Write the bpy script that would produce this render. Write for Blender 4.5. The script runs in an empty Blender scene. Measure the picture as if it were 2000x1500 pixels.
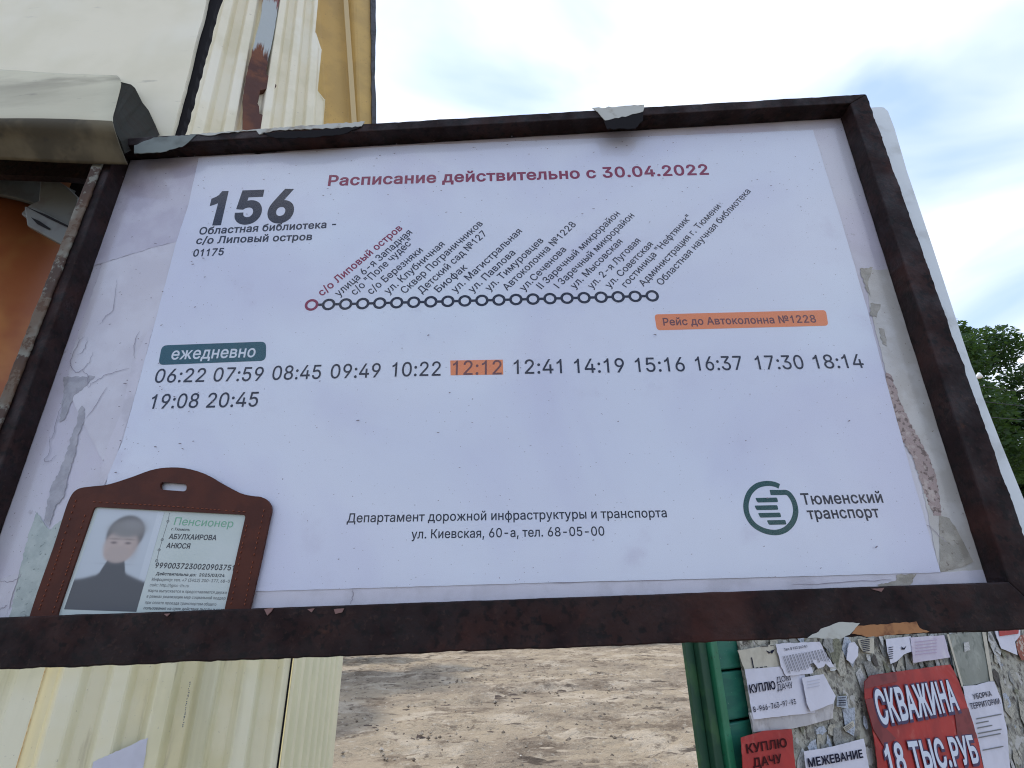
import bpy, bmesh, math, random
import numpy as np
from mathutils import Vector, noise as mnoise
from mathutils.geometry import delaunay_2d_cdt
R = math.radians
random.seed(7); rng = np.random.default_rng(7)
scene = bpy.context.scene
COL = scene.collection

# ------------------------------------------------------------------ camera
CAM = Vector((0.0, 0.0, 1.55))
PITCH, ROLL, F = R(23.05), R(1.22), 1000.0          # F in pixels of the 2000 px wide photograph
fwd = Vector((0, math.cos(PITCH), math.sin(PITCH)))
r0 = Vector((1, 0, 0)); u0 = Vector((0, -math.sin(PITCH), math.cos(PITCH)))
RIGHT = r0 * math.cos(ROLL) - u0 * math.sin(ROLL)
UP = u0 * math.cos(ROLL) + r0 * math.sin(ROLL)
cd = bpy.data.cameras.new('camera'); cam = bpy.data.objects.new('camera', cd); COL.objects.link(cam)
cd.sensor_width = 36; cd.lens = 36 * F / 2000; cd.clip_start = 0.01; cd.clip_end = 2000
from mathutils import Matrix
cam.matrix_world = Matrix(((RIGHT.x, UP.x, -fwd.x, CAM.x), (RIGHT.y, UP.y, -fwd.y, CAM.y), (RIGHT.z, UP.z, -fwd.z, CAM.z), (0, 0, 0, 1)))
scene.camera = cam

# ------------------------------------------------------------------ sky, sun, exposure
SUN_EL, SUN_AZ = R(48), R(-35)                       # azimuth from +Y towards +X
world = bpy.data.worlds.new('World'); scene.world = world; world.use_nodes = True
nt = world.node_tree; nt.nodes.clear()
def wn(t, **k):
    n = nt.nodes.new(t)
    for a, b in k.items(): setattr(n, a, b)
    return n
sky = wn('ShaderNodeTexSky', sky_type='NISHITA', sun_disc=False)
sky.sun_elevation = SUN_EL; sky.sun_rotation = SUN_AZ; sky.air_density = 1.0; sky.dust_density = 0.6
tc = wn('ShaderNodeTexCoord')
mp = wn('ShaderNodeMapping'); mp.inputs['Scale'].default_value = (1.0, 1.0, 2.3); mp.inputs['Location'].default_value = (0.35, 1.1, 0.2); mp.inputs['Rotation'].default_value = (0, R(14), 0)
nz = wn('ShaderNodeTexNoise'); nz.inputs['Scale'].default_value = 1.7; nz.inputs['Detail'].default_value = 5; nz.inputs['Roughness'].default_value = .46; nz.inputs['Distortion'].default_value = .55
rp = wn('ShaderNodeValToRGB'); rp.color_ramp.elements[0].position = .38; rp.color_ramp.elements[1].position = .60
rp.color_ramp.elements[0].color = (.12, .12, .12, 1)
mx = wn('ShaderNodeMixRGB'); mx.inputs[2].default_value = (6.3, 6.75, 7.6, 1)
bg = wn('ShaderNodeBackground'); bg.inputs['Strength'].default_value = 0.15
wo = wn('ShaderNodeOutputWorld')
L = nt.links.new
L(tc.outputs['Generated'], mp.inputs[0]); L(mp.outputs[0], nz.inputs[0]); L(nz.outputs[0], rp.inputs[0])
L(rp.outputs[0], mx.inputs[0]); hz = wn('ShaderNodeMixRGB'); hz.inputs[0].default_value = .6; hz.inputs[2].default_value = (3.2, 4.6, 7.6, 1)
L(sky.outputs[0], hz.inputs[1]); L(hz.outputs[0], mx.inputs[1]); L(mx.outputs[0], bg.inputs[0]); L(bg.outputs[0], wo.inputs[0])
sl = bpy.data.lights.new('sun', 'SUN'); sl.energy = 2.4; sl.angle = R(3); sl.color = (1, .93, .82)
so = bpy.data.objects.new('sun', sl); COL.objects.link(so)
sd = Vector((math.sin(SUN_AZ) * math.cos(SUN_EL), math.cos(SUN_AZ) * math.cos(SUN_EL), math.sin(SUN_EL)))
so.location = sd * 30; so.rotation_euler = sd.to_track_quat('Z', 'Y').to_euler()
vs = scene.view_settings; vs.view_transform = 'Standard'; vs.look = 'None'; vs.gamma = 1; vs.exposure = 0.36; vs.use_curve_mapping = False
scene.render.engine = 'CYCLES'; scene.cycles.use_denoising = True; scene.cycles.denoising_prefilter = 'NONE'; scene.cycles.filter_width = 1.1; scene.cycles.max_bounces = 6; scene.cycles.transparent_max_bounces = 12

# ------------------------------------------------------------------ helpers
def ray(px, py): return fwd + RIGHT * ((px - 1000) / F) + UP * ((750 - py) / F)
def ray_y(px, py, y): d = ray(px, py); return CAM + d * (y / d.y)
class Plane:
    def __init__(s, p, xd, n): s.p = Vector(p); s.x = Vector(xd).normalized(); s.n = Vector(n).normalized(); s.z = Vector((0, 0, 1))
    def at(s, px, py, h=0.0):
        d = ray(px, py); t = ((s.p + s.n * h - CAM).dot(s.n)) / d.dot(s.n); return CAM + d * t
    def uv(s, w): q = w - s.p; return q.dot(s.x), q.dot(s.z)
    def w(s, u, v, h=0.0): return s.p + s.x * u + s.z * v + s.n * h
DB = 0.274
BP = Plane((0, DB, 1.55), (1, 0, 0), (0, -1, 0))     # plane of the timetable board

def tag(o, label=None, cat=None, group=None, kind=None):
    for k, v in (('label', label), ('category', cat), ('group', group), ('kind', kind)):
        if v: o[k] = v
    return o
def empty(name, loc, label, cat, group=None):
    o = bpy.data.objects.new(name, None); COL.objects.link(o); o.location = loc; o.empty_display_size = .05
    return tag(o, label, cat, group)
def worigin(o):
    v = Vector((0, 0, 0))
    while o: v = v + o.location; o = o.parent
    return v
def add(name, verts, faces, mat, parent=None, origin=None, smooth=False, mats=None, fm=None):
    """verts in world space -> one mesh object"""
    verts = [Vector(v) for v in verts]
    if origin is None:
        if parent: origin = worigin(parent)
        else:
            a = [min(v[i] for v in verts) for i in range(3)]; b = [max(v[i] for v in verts) for i in range(3)]
            origin = Vector(((a[0] + b[0]) / 2, (a[1] + b[1]) / 2, a[2]))
    me = bpy.data.meshes.new(name); me.from_pydata([v - origin for v in verts], [], faces)
    for m in (mats or [mat]): me.materials.append(m)
    if fm: me.polygons.foreach_set('material_index', fm)
    if smooth: me.polygons.foreach_set('use_smooth', [True] * len(me.polygons))
    me.update()
    o = bpy.data.objects.new(name, me); COL.objects.link(o)
    if parent: o.parent = parent; o.location = origin - worigin(parent)
    else: o.location = origin
    return o
def tri_poly(pts2):
    """triangulate a simple polygon given as 2D points"""
    n = len(pts2)
    vs_, _, fs, _, _, _ = delaunay_2d_cdt([Vector(p) for p in pts2], [], [list(range(n))], 1, 1e-9)
    return vs_, [tuple(f) for f in fs]
def plate(name, pl, pts, h0, h1, mat, parent=None, px=True, jag=0, step=6, curl=0.0, seed=0):
    """a flat piece lying in plane pl, outline in photo pixels (or plane metres), thick from h0 to h1"""
    if jag: pts = jagged(pts, step, jag, seed)
    P = [pl.uv(pl.at(x, y, h1)) for x, y in pts] if px else pts
    area = sum(P[i][0] * P[(i + 1) % len(P)][1] - P[(i + 1) % len(P)][0] * P[i][1] for i in range(len(P)))
    if area < 0: P = P[::-1]
    v2, fs = tri_poly(P)
    n = len(v2)
    cx = sum(p[0] for p in P) / len(P)
    top = [pl.w(v.x, v.y, h1 + curl * mnoise.noise(Vector((v.x * 25, v.y * 25, seed)))) for v in v2]
    bot = [pl.w(v.x, v.y, h0) for v in v2]
    F2 = []
    for f in fs:
        a, b, c = v2[f[0]], v2[f[1]], v2[f[2]]
        ccw = (b - a).cross(c - a) > 0
        g = tuple(f) if ccw else tuple(reversed(f))
        F2.append(tuple(g)); F2.append(tuple(i + n for i in reversed(g)))
    # rim: edges used once
    cnt = {}
    for f in F2[::2]:
        for i in range(3):
            e = (f[i], f[(i + 1) % 3]); cnt[e] = cnt.get(e, 0) + 1
    for (a, b) in list(cnt):
        if (b, a) not in cnt: F2.append((b, a, a + n, b + n))
    # plane x, z with normal towards viewer: x cross z = -n side, so flip when needed
    if pl.x.cross(pl.z).dot(pl.n) < 0: F2 = [tuple(reversed(f)) for f in F2]
    return add(name, top + bot, F2, mat, parent)
def jagged(pts, step, amp, seed=0):
    rr = random.Random(seed * 13 + len(pts)); out = []
    for i, p in enumerate(pts):
        q = pts[(i + 1) % len(pts)]; d = math.dist(p, q); k = max(1, int(d / step))
        nx, ny = (q[1] - p[1]) / max(d, 1e-6), -(q[0] - p[0]) / max(d, 1e-6)
        for j in range(k):
            t = j / k; o = 0 if j == 0 else rr.uniform(-amp, amp)
            out.append((p[0] + (q[0] - p[0]) * t + nx * o, p[1] + (q[1] - p[1]) * t + ny * o))
    return out
def smooth_line(pts, k=6, closed=False):
    out = []; n = len(pts)
    for i in range(n if closed else n - 1):
        if closed: p0, p1, p2, p3 = pts[i - 1], pts[i], pts[(i + 1) % n], pts[(i + 2) % n]
        else: p0, p1, p2, p3 = pts[max(i - 1, 0)], pts[i], pts[i + 1], pts[min(i + 2, n - 1)]
        for j in range(k):
            t = j / k
            out.append(tuple(.5 * (2 * p1[a] + (p2[a] - p0[a]) * t + (2 * p0[a] - 5 * p1[a] + 4 * p2[a] - p3[a]) * t * t + (3 * p1[a] - p0[a] - 3 * p2[a] + p3[a]) * t ** 3) for a in range(len(p1))))
    if not closed: out.append(tuple(pts[-1]))
    return out
def ribbon(name, pl, pts, width, h, mat, parent, round_ends=True, taper=False):
    """a printed line of constant width (metres) following photo pixels in plane pl"""
    P = [Vector(pl.uv(pl.at(x, y, h))) for x, y in pts]; V = []; Fc = []
    n = len(P)
    for i, p in enumerate(P):
        d = (P[min(i + 1, n - 1)] - P[max(i - 1, 0)]).normalized(); nn = Vector((-d.y, d.x))
        w = width / 2 * ((.25 + .75 * math.sin(math.pi * (i + .3) / (n + .3))) if taper else 1)
        V += [p + nn * w, p - nn * w]
    for i in range(n - 1): Fc.append((2 * i, 2 * i + 1, 2 * i + 3, 2 * i + 2))
    return add(name, [pl.w(v.x, v.y, h) for v in V], Fc, mat, parent)
def rounded(pts, r, k=5):
    out = []; n = len(pts)
    for i in range(n):
        p = Vector(pts[i]); a = Vector(pts[i - 1]); b = Vector(pts[(i + 1) % n])
        s = p + (a - p).normalized() * r; e = p + (b - p).normalized() * r
        for j in range(k + 1):
            t = j / k; out.append(tuple(s * (1 - t) ** 2 + p * 2 * t * (1 - t) + e * t * t))
    return out
def box(name, c, sx, sy, sz, mat, parent=None, rz=0.0, bevel=0.0):
    V = []; ca, sa = math.cos(rz), math.sin(rz)
    for z in (-sz / 2, sz / 2):
        for x, y in ((-sx / 2, -sy / 2), (sx / 2, -sy / 2), (sx / 2, sy / 2), (-sx / 2, sy / 2)):
            V.append(Vector((c[0] + x * ca - y * sa, c[1] + x * sa + y * ca, c[2] + z)))
    o = add(name, V, [(3, 2, 1, 0), (4, 5, 6, 7), (0, 1, 5, 4), (1, 2, 6, 5), (2, 3, 7, 6), (3, 0, 4, 7)], mat, parent)
    if bevel: bev(o, bevel)
    return o
def bev(o, w, seg=2):
    m = o.modifiers.new('bevel', 'BEVEL'); m.width = w; m.segments = seg; m.limit_method = 'ANGLE'; m.angle_limit = R(40)
def tube(name, pts, r, mat, parent=None, n=16, cap=True, smooth=True):
    pts = [Vector(p) for p in pts]; rs = r if isinstance(r, (list, tuple)) else [r] * len(pts); V = []; Fc = []
    for i, p in enumerate(pts):
        d = (pts[min(i + 1, len(pts) - 1)] - pts[max(i - 1, 0)]).normalized()
        a = d.orthogonal().normalized() if i == 0 else (a - d * a.dot(d)).normalized()
        b = d.cross(a)
        for j in range(n):
            t = 2 * math.pi * j / n; V.append(p + (a * math.cos(t) + b * math.sin(t)) * rs[i])
    for i in range(len(pts) - 1):
        for j in range(n): Fc.append((i * n + j, i * n + (j + 1) % n, (i + 1) * n + (j + 1) % n, (i + 1) * n + j))
    if cap: Fc.append(tuple(range(n))[::-1]); Fc.append(tuple(range((len(pts) - 1) * n, len(pts) * n)))
    return add(name, V, Fc, mat, parent, smooth=smooth)

# ------------------------------------------------------------------ materials
def lin(c):
    return tuple(((v / 255) / 12.92 if v / 255 < .04045 else ((v / 255 + .055) / 1.055) ** 2.4) for v in c)
class M:
    def __init__(s, name, col=(.5, .5, .5), rough=.6, spec=.5, metal=0.0):
        s.m = bpy.data.materials.new(name); s.m.use_nodes = True; s.nt = s.m.node_tree; s.b = s.nt.nodes['Principled BSDF']
        s.b.inputs['Base Color'].default_value = (*col, 1); s.b.inputs['Roughness'].default_value = rough
        s.b.inputs['Specular IOR Level'].default_value = spec; s.b.inputs['Metallic'].default_value = metal
        s.col = None; s.base = (*col, 1); s.hgt = None
        s.tc = s.nt.nodes.new('ShaderNodeTexCoord')
    def n(s, t, **k):
        x = s.nt.nodes.new(t)
        for a, b in k.items(): setattr(x, a, b)
        return x
    def noise(s, scale, detail=4, rough=.55, stretch=None, dist=0, off=(0, 0, 0)):
        mp = s.n('ShaderNodeMapping'); mp.inputs['Scale'].default_value = stretch or (1, 1, 1); mp.inputs['Location'].default_value = off
        x = s.n('ShaderNodeTexNoise'); x.inputs['Scale'].default_value = scale; x.inputs['Detail'].default_value = detail
        x.inputs['Roughness'].default_value = rough; x.inputs['Distortion'].default_value = dist
        s.nt.links.new(s.tc.outputs['Object'], mp.inputs[0]); s.nt.links.new(mp.outputs[0], x.inputs[0]); return x.outputs[0]
    def ramp(s, src, a, b):
        x = s.n('ShaderNodeMapRange'); x.inputs[1].default_value = a; x.inputs[2].default_value = b; x.interpolation_type = 'SMOOTHSTEP'
        s.nt.links.new(src, x.inputs[0]); return x.outputs[0]
    def mul(s, a, b, op='MULTIPLY'):
        x = s.n('ShaderNodeMath', operation=op)
        for i, v in enumerate((a, b)):
            if isinstance(v, (int, float)): x.inputs[i].default_value = v
            else: s.nt.links.new(v, x.inputs[i])
        return x.outputs[0]
    def mix(s, fac, col):
        x = s.n('ShaderNodeMixRGB')
        if isinstance(fac, (int, float)): x.inputs[0].default_value = fac
        else: s.nt.links.new(fac, x.inputs[0])
        if s.col is None: x.inputs[1].default_value = s.base
        else: s.nt.links.new(s.col, x.inputs[1])
        x.inputs[2].default_value = (*col, 1); s.col = x.outputs[0]; s.nt.links.new(s.col, s.b.inputs['Base Color']); return s
    def var(s, scale, col, a=.4, b=.65, amt=1.0, **k):
        return s.mix(s.mul(s.ramp(s.noise(scale, **k), a, b), amt), col)
    def bump(s, scale, strength=.3, dist=.001, src=None, **k):
        x = s.n('ShaderNodeBump'); x.inputs['Strength'].default_value = strength; x.inputs['Distance'].default_value = dist
        s.nt.links.new(src if src is not None else s.noise(scale, **k), x.inputs['Height'])
        if s.hgt is not None: s.nt.links.new(s.hgt, x.inputs['Normal'])
        s.hgt = x.outputs[0]; s.nt.links.new(s.hgt, s.b.inputs['Normal']); return s
    def rvar(s, scale, lo, hi, a=.35, b=.65):
        x = s.n('ShaderNodeMapRange'); x.inputs[1].default_value = a; x.inputs[2].default_value = b; x.inputs[3].default_value = lo; x.inputs[4].default_value = hi
        s.nt.links.new(s.noise(scale), x.inputs[0]); s.nt.links.new(x.outputs[0], s.b.inputs['Roughness']); return s

rust = M('rusty_steel', (.0125, .0052, .0058), .7, .25).var(38, (.024, .0095, .0085), .45, .65).var(260, (.006, .0032, .0038), .5, .62).var(420, (.034, .017, .014), .6, .7, .6, detail=3).var(13, (.050, .016, .012), .54, .72, .85, detail=9, rough=.65).var(70, (.07, .028, .016), .66, .74, .5, detail=8).rvar(60, .45, .85).bump(420, .5, .0006, detail=8).bump(70, .4, .001, detail=6).m
worn = M('worn_grey_paint', (.20, .20, .17), .7, .3).var(70, (.055, .03, .022), .47, .53, .95, detail=9, rough=.7).var(28, (.10, .055, .03), .5, .62, .7).bump(220, .6, .0006, detail=8).m
cream_flake = M('cream_flake', (.46, .47, .43), .6).var(90, (.28, .25, .2), .5, .7).bump(150, .4, .0005).m
orange_flake = M('rust_orange_flake', (.36, .17, .07), .8).var(120, (.12, .04, .02), .45, .65).var(60, (.5, .42, .3), .6, .7).bump(200, .5, .0005).m
black_gap = M('black_mastic_and_shade', (.01, .009, .011), .9, .2).m  # black of seal, gaps and bare patches, also of the shade plate under the lip
backing = M('old_poster_backing', (.60, .57, .65), .6).var(18, (.50, .47, .53), .4, .6, .8).var(9, (.66, .65, .70), .45, .62).var(700, (.2, .17, .18), .68, .72, .8, detail=2).var(160, (.34, .31, .34), .66, .74, .6, detail=8).bump(60, .3, .0006).m
foam = M('white_board_edge', (.68, .73, .75), .5).var(40, (.48, .50, .49), .5, .68, .7, detail=8).bump(70, .3, .0008).m
paper = M('poster_paper', (.72, .76, .85), .55, .2).var(7, (.65, .67, .80), .40, .66, dist=.6).var(5, (.75, .82, .90), .48, .72, .9, off=(4, 2, 1)).var(26, (.56, .55, .66), .60, .80, .6, detail=6).var(900, (.22, .2, .24), .765, .78, .9, detail=1).var(420, (.35, .32, .36), .73, .75, .7, detail=3).bump(11, .55, .004, detail=2).bump(38, .15, .001).m
rem_lilac = M('lilac_old_paper', (.50, .47, .55), .6).var(28, (.40, .37, .45), .5, .68, .8, detail=8).var(45, (.56, .54, .61), .42, .6).var(500, (.2, .15, .15), .7, .73, .8).bump(90, .3, .0004).m
rem_white = M('white_old_paper', (.60, .58, .63), .6).var(30, (.66, .65, .70), .42, .6).var(600, (.3, .27, .3), .69, .73).bump(60, .3, .0004).m
rem_grey = M('grey_torn_layer', (.34, .33, .36), .8).var(200, (.42, .41, .44), .4, .6).bump(400, .5, .0004).m
rem_green = M('pale_green_glue', (.38, .44, .41), .8).var(130, (.46, .52, .48), .42, .58).var(380, (.20, .24, .22), .6, .68).bump(300, .5, .0004).m
rem_cream = M('cream_glue', (.50, .48, .44), .7).var(60, (.58, .57, .54), .42, .6).var(420, (.28, .24, .2), .66, .72).bump(200, .5, .0004).m
rem_brown = M('brown_glue_crust', (.36, .27, .25), .85).var(420, (.13, .08, .07), .52, .60).var(180, (.5, .42, .38), .55, .68).bump(500, .8, .0006).m
rem_olive = M('olive_stain', (.30, .28, .23), .8).var(150, (.40, .37, .31), .45, .62).var(420, (.16, .12, .09), .62, .7).bump(250, .5, .0004).m
rem_lip = M('lilac_white_strip', (.64, .62, .68), .6).var(50, (.55, .53, .58), .45, .65).bump(60, .3, .0004).m
ink = M('navy_ink', (.012, .014, .032), .7, .1).m
ink_thin = M('grey_navy_ink', (.022, .025, .045), .7, .1).m
ink_red = M('crimson_ink', (.24, .022, .070), .7, .1).m
ink_teal = M('teal_ink', (.020, .095, .125), .7, .1).m
ink_green = M('dark_green_ink', (.004, .065, .062), .7, .1).m
ink_orange = M('orange_ink', (.80, .24, .075), .5, .4).m
ink_white = M('white_ink', (.66, .72, .78), .5, .4).m
ink_brown = M('brown_ink', (.14, .03, .03), .5, .4).m
crack = M('dark_crack', (.30, .27, .32), .9, .2).m
leather = M('brown_leather', (.075, .018, .009), .6, .3).var(60, (.058, .014, .008), .4, .6).bump(900, .25, .0003, detail=6).m
thread = M('brown_thread', (.22, .058, .025), .8).m
card_m = M('card_plastic', (.52, .58, .57), .3, .5).var(14, (.46, .53, .50), .4, .6).m
card_ink = M('card_ink', (.045, .05, .06), .5).m
card_grey = M('card_grey_ink', (.14, .15, .16), .5).m
card_green = M('card_green_ink', (.16, .38, .25), .5).m
cream = M('cream_painted_steel', (.80, .74, .49), .4, .5).var(7, (.74, .69, .45), .42, .6).var(3, (.82, .78, .58), .45, .62).var(140, (.45, .42, .32), .66, .74, .7, detail=8).var(9, (.50, .47, .29), .48, .66, .75, stretch=(1, 1, .06), detail=5).var(30, (.40, .36, .24), .6, .74, .6, stretch=(1, 1, .12), detail=7).bump(12, .25, .004).m
cream_hi = M('pale_cream_sheet', (.80, .745, .57), .5, .5).var(9, (.74, .69, .51), .42, .6).var(70, (.42, .39, .30), .64, .75, .6, stretch=(.4, 1, 2), detail=8).var(4, (.82, .78, .63), .5, .62).bump(9, .3, .004).m
ochre = M('ochre_sheet', (.56, .37, .11), .55, .4).var(6, (.48, .32, .10), .42, .6).var(90, (.30, .19, .07), .62, .74, .7, detail=8).bump(10, .2, .003).m
trim_dark = M('dark_trim', (.045, .045, .055), .6).var(40, (.02, .02, .022), .5, .6).m
lip_under_m = M('dark_lip_underside', (.14, .118, .075), .75, .2).var(22, (.07, .06, .04), .42, .6).var(70, (.05, .045, .035), .58, .7, .7, detail=8).bump(40, .3, .002).m  # lower rows of the lip, far darker than its upper rows
flap_m = M('soiled_cream_sheet', (.58, .54, .39), .6, .3).var(8, (.24, .215, .15), .44, .62, .9, off=(2.3, .4, .2), detail=6).var(3, (.40, .37, .26), .4, .6, .7).var(60, (.22, .20, .15), .62, .74, .7, detail=8).bump(30, .35, .002).m
pipe_m = M('orange_brown_paint', (.36, .135, .035), .5, .5).var(14, (.26, .075, .022), .42, .58).var(9, (.40, .20, .055), .5, .66).bump(30, .2, .002).m
clamp_m = M('grey_clamp_steel', (.12, .125, .115), .55, .5).var(60, (.10, .095, .085), .45, .6).bump(120, .3, .0006).m
green = M('green_paint', (.018, .15, .075), .4, .5).var(18, (.03, .20, .11), .5, .66, .8).var(120, (.02, .07, .04), .62, .7, .7).bump(80, .3, .001).m
green_dk = M('dark_green_paint', (.010, .055, .030), .5, .5).var(20, (.03, .10, .035), .5, .66, .8).bump(80, .3, .001).m
teal_wood = M('teal_green_boards', (.010, .105, .075), .5, .45).var(22, (.014, .13, .085), .4, .6, stretch=(1, 1, 4)).var(300, (.3, .4, .36), .73, .75, .9, detail=2).bump(60, .4, .001, stretch=(.3, .3, 4)).m
flyer_w = M('white_flyer', (.62, .62, .70), .6).var(12, (.55, .55, .62), .42, .64).bump(14, .4, .002).m
flyer_l = M('lilac_flyer', (.52, .47, .56), .6).var(20, (.60, .57, .62), .45, .6).var(60, (.42, .33, .44), .62, .7, .5, stretch=(.2, .2, 3)).bump(14, .4, .002).m
flyer_y = M('yellowed_flyer', (.50, .47, .38), .7).var(30, (.42, .39, .31), .42, .6).bump(20, .4, .002).m
flyer_g = M('grey_photo_paper', (.20, .22, .19), .5).var(14, (.30, .32, .28), .42, .62).var(30, (.10, .12, .10), .5, .66, .8).bump(20, .3, .002).m
flyer_r = M('red_flyer', (.40, .028, .024), .6).var(9, (.30, .022, .022), .42, .6).var(30, (.44, .10, .08), .56, .72, .7, detail=8).bump(14, .4, .002).m
flyer_d = M('dark_red_flyer', (.20, .030, .034), .6).var(30, (.15, .02, .025), .45, .6).bump(14, .4, .002).m
plastic = M('cloudy_plastic_film', (.42, .41, .42), .35).var(22, (.55, .54, .55), .45, .6).var(60, (.28, .25, .25), .5, .7, .7, detail=8).bump(20, .8, .003).m
scrap_mats = [M('scrap_%s' % n_, c, .85).var(220, tuple(v * .6 for v in c), .45, .62).bump(150, .5, .001).m for n_, c in
              (('cream', (.42, .40, .33)), ('grey', (.28, .28, .26)), ('pale', (.52, .52, .50)), ('dark', (.09, .08, .07)), ('olive', (.20, .20, .14)), ('bluish', (.42, .46, .52)))]
ply = M('scrap_covered_plywood', (.22, .21, .18), .9).var(60, (.38, .37, .31), .45, .52, detail=8, rough=.7).var(35, (.08, .07, .06), .55, .60, detail=9, rough=.75).var(25, (.46, .45, .42), .60, .63, detail=9).bump(60, .9, .004, detail=9).m
bark = M('bark', (.09, .07, .055), .9).bump(30, .8, .01).m
leaf_a = M('leaf_green', (.036, .078, .024), .6, .25).var(.8, (.022, .05, .017), .4, .6).var(.5, (.07, .125, .038), .55, .7).m
leaf_b = M('leaf_dark_green', (.024, .060, .024), .6, .25).var(.8, (.018, .045, .02), .4, .6).var(.5, (.06, .12, .05), .55, .7).m
for lm in (leaf_a, leaf_b):
    b_ = lm.node_tree.nodes['Principled BSDF']; b_.inputs['Subsurface Weight'].default_value = 0
    t_ = lm.node_tree.nodes.new('ShaderNodeBsdfTranslucent'); t_.inputs[0].default_value = (.12, .22, .03, 1)
    x_ = lm.node_tree.nodes.new('ShaderNodeMixShader'); x_.inputs[0].default_value = .25
    out_ = [n for n in lm.node_tree.nodes if n.type == 'OUTPUT_MATERIAL'][0]
    lm.node_tree.links.new(b_.outputs[0], x_.inputs[1]); lm.node_tree.links.new(t_.outputs[0], x_.inputs[2]); lm.node_tree.links.new(x_.outputs[0], out_.inputs[0])
wire_m = M('black_wire', (.03, .03, .035), .5).m
porcelain = M('white_porcelain', (.75, .75, .74), .2).m
# sand
S_ = M('sandy_dirt', (.40, .325, .235), .95, .1)
S_.var(.35, (.30, .245, .185), .42, .6).var(1.1, (.52, .44, .34), .5, .62, .8, detail=6).var(1.6, (.17, .13, .095), .50, .62, .8, detail=10, rough=.72, stretch=(.8, .9, 1)).var(5, (.13, .10, .075), .56, .64, .75, detail=9, rough=.7).var(14, (.56, .50, .41), .56, .70, .5, detail=7).var(2.3, (.08, .062, .05), .60, .66, .85, detail=9, rough=.65, stretch=(.45, 1, 1), off=(3, 1, 0))
S_.bump(6, .9, .09, detail=10, rough=.7).bump(45, .8, .02, detail=6)
sand = S_.m
# rusty post with leftover paint
PM = M('peeling_post_paint', (.075, .028, .020), .8)
sepz = PM.n('ShaderNodeSeparateXYZ'); PM.nt.links.new(PM.tc.outputs['Object'], sepz.inputs[0])
zj = PM.mul(PM.mul(PM.noise(25, stretch=(3, 3, .25), detail=6), .25), sepz.outputs[2], 'ADD')
post_paint = (PM, zj)
# clear cover sheet
cov = bpy.data.materials.new('clear_cover_plastic'); cov.use_nodes = True; ct = cov.node_tree; ct.nodes.clear()
co_ = ct.nodes.new('ShaderNodeOutputMaterial'); cm = ct.nodes.new('ShaderNodeMixShader'); ctr = ct.nodes.new('ShaderNodeBsdfTransparent'); cg = ct.nodes.new('ShaderNodeBsdfGlossy')
ctr.inputs[0].default_value = (.985, .985, .99, 1); cg.inputs['Roughness'].default_value = .12
cf = ct.nodes.new('ShaderNodeFresnel'); cf.inputs[0].default_value = 1.45; cb = ct.nodes.new('ShaderNodeBump'); cb.inputs['Strength'].default_value = .6; cb.inputs['Distance'].default_value = .006
cn = ct.nodes.new('ShaderNodeTexNoise'); cn.inputs['Scale'].default_value = 7; ctc = ct.nodes.new('ShaderNodeTexCoord')
ct.links.new(ctc.outputs['Object'], cn.inputs[0]); ct.links.new(cn.outputs[0], cb.inputs['Height']); ct.links.new(cb.outputs[0], cg.inputs['Normal'])
cgeo = ct.nodes.new('ShaderNodeNewGeometry'); cio = ct.nodes.new('ShaderNodeMapRange'); cio.inputs[3].default_value = 1.36; cio.inputs[4].default_value = 1 / 1.36
ct.links.new(cgeo.outputs['Backfacing'], cio.inputs[0]); ct.links.new(cio.outputs[0], cf.inputs[0]); ct.links.new(cf.outputs[0], cm.inputs[0]); ct.links.new(ctr.outputs[0], cm.inputs[1]); ct.links.new(cg.outputs[0], cm.inputs[2]); ct.links.new(cm.outputs[0], co_.inputs[0])

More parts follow.
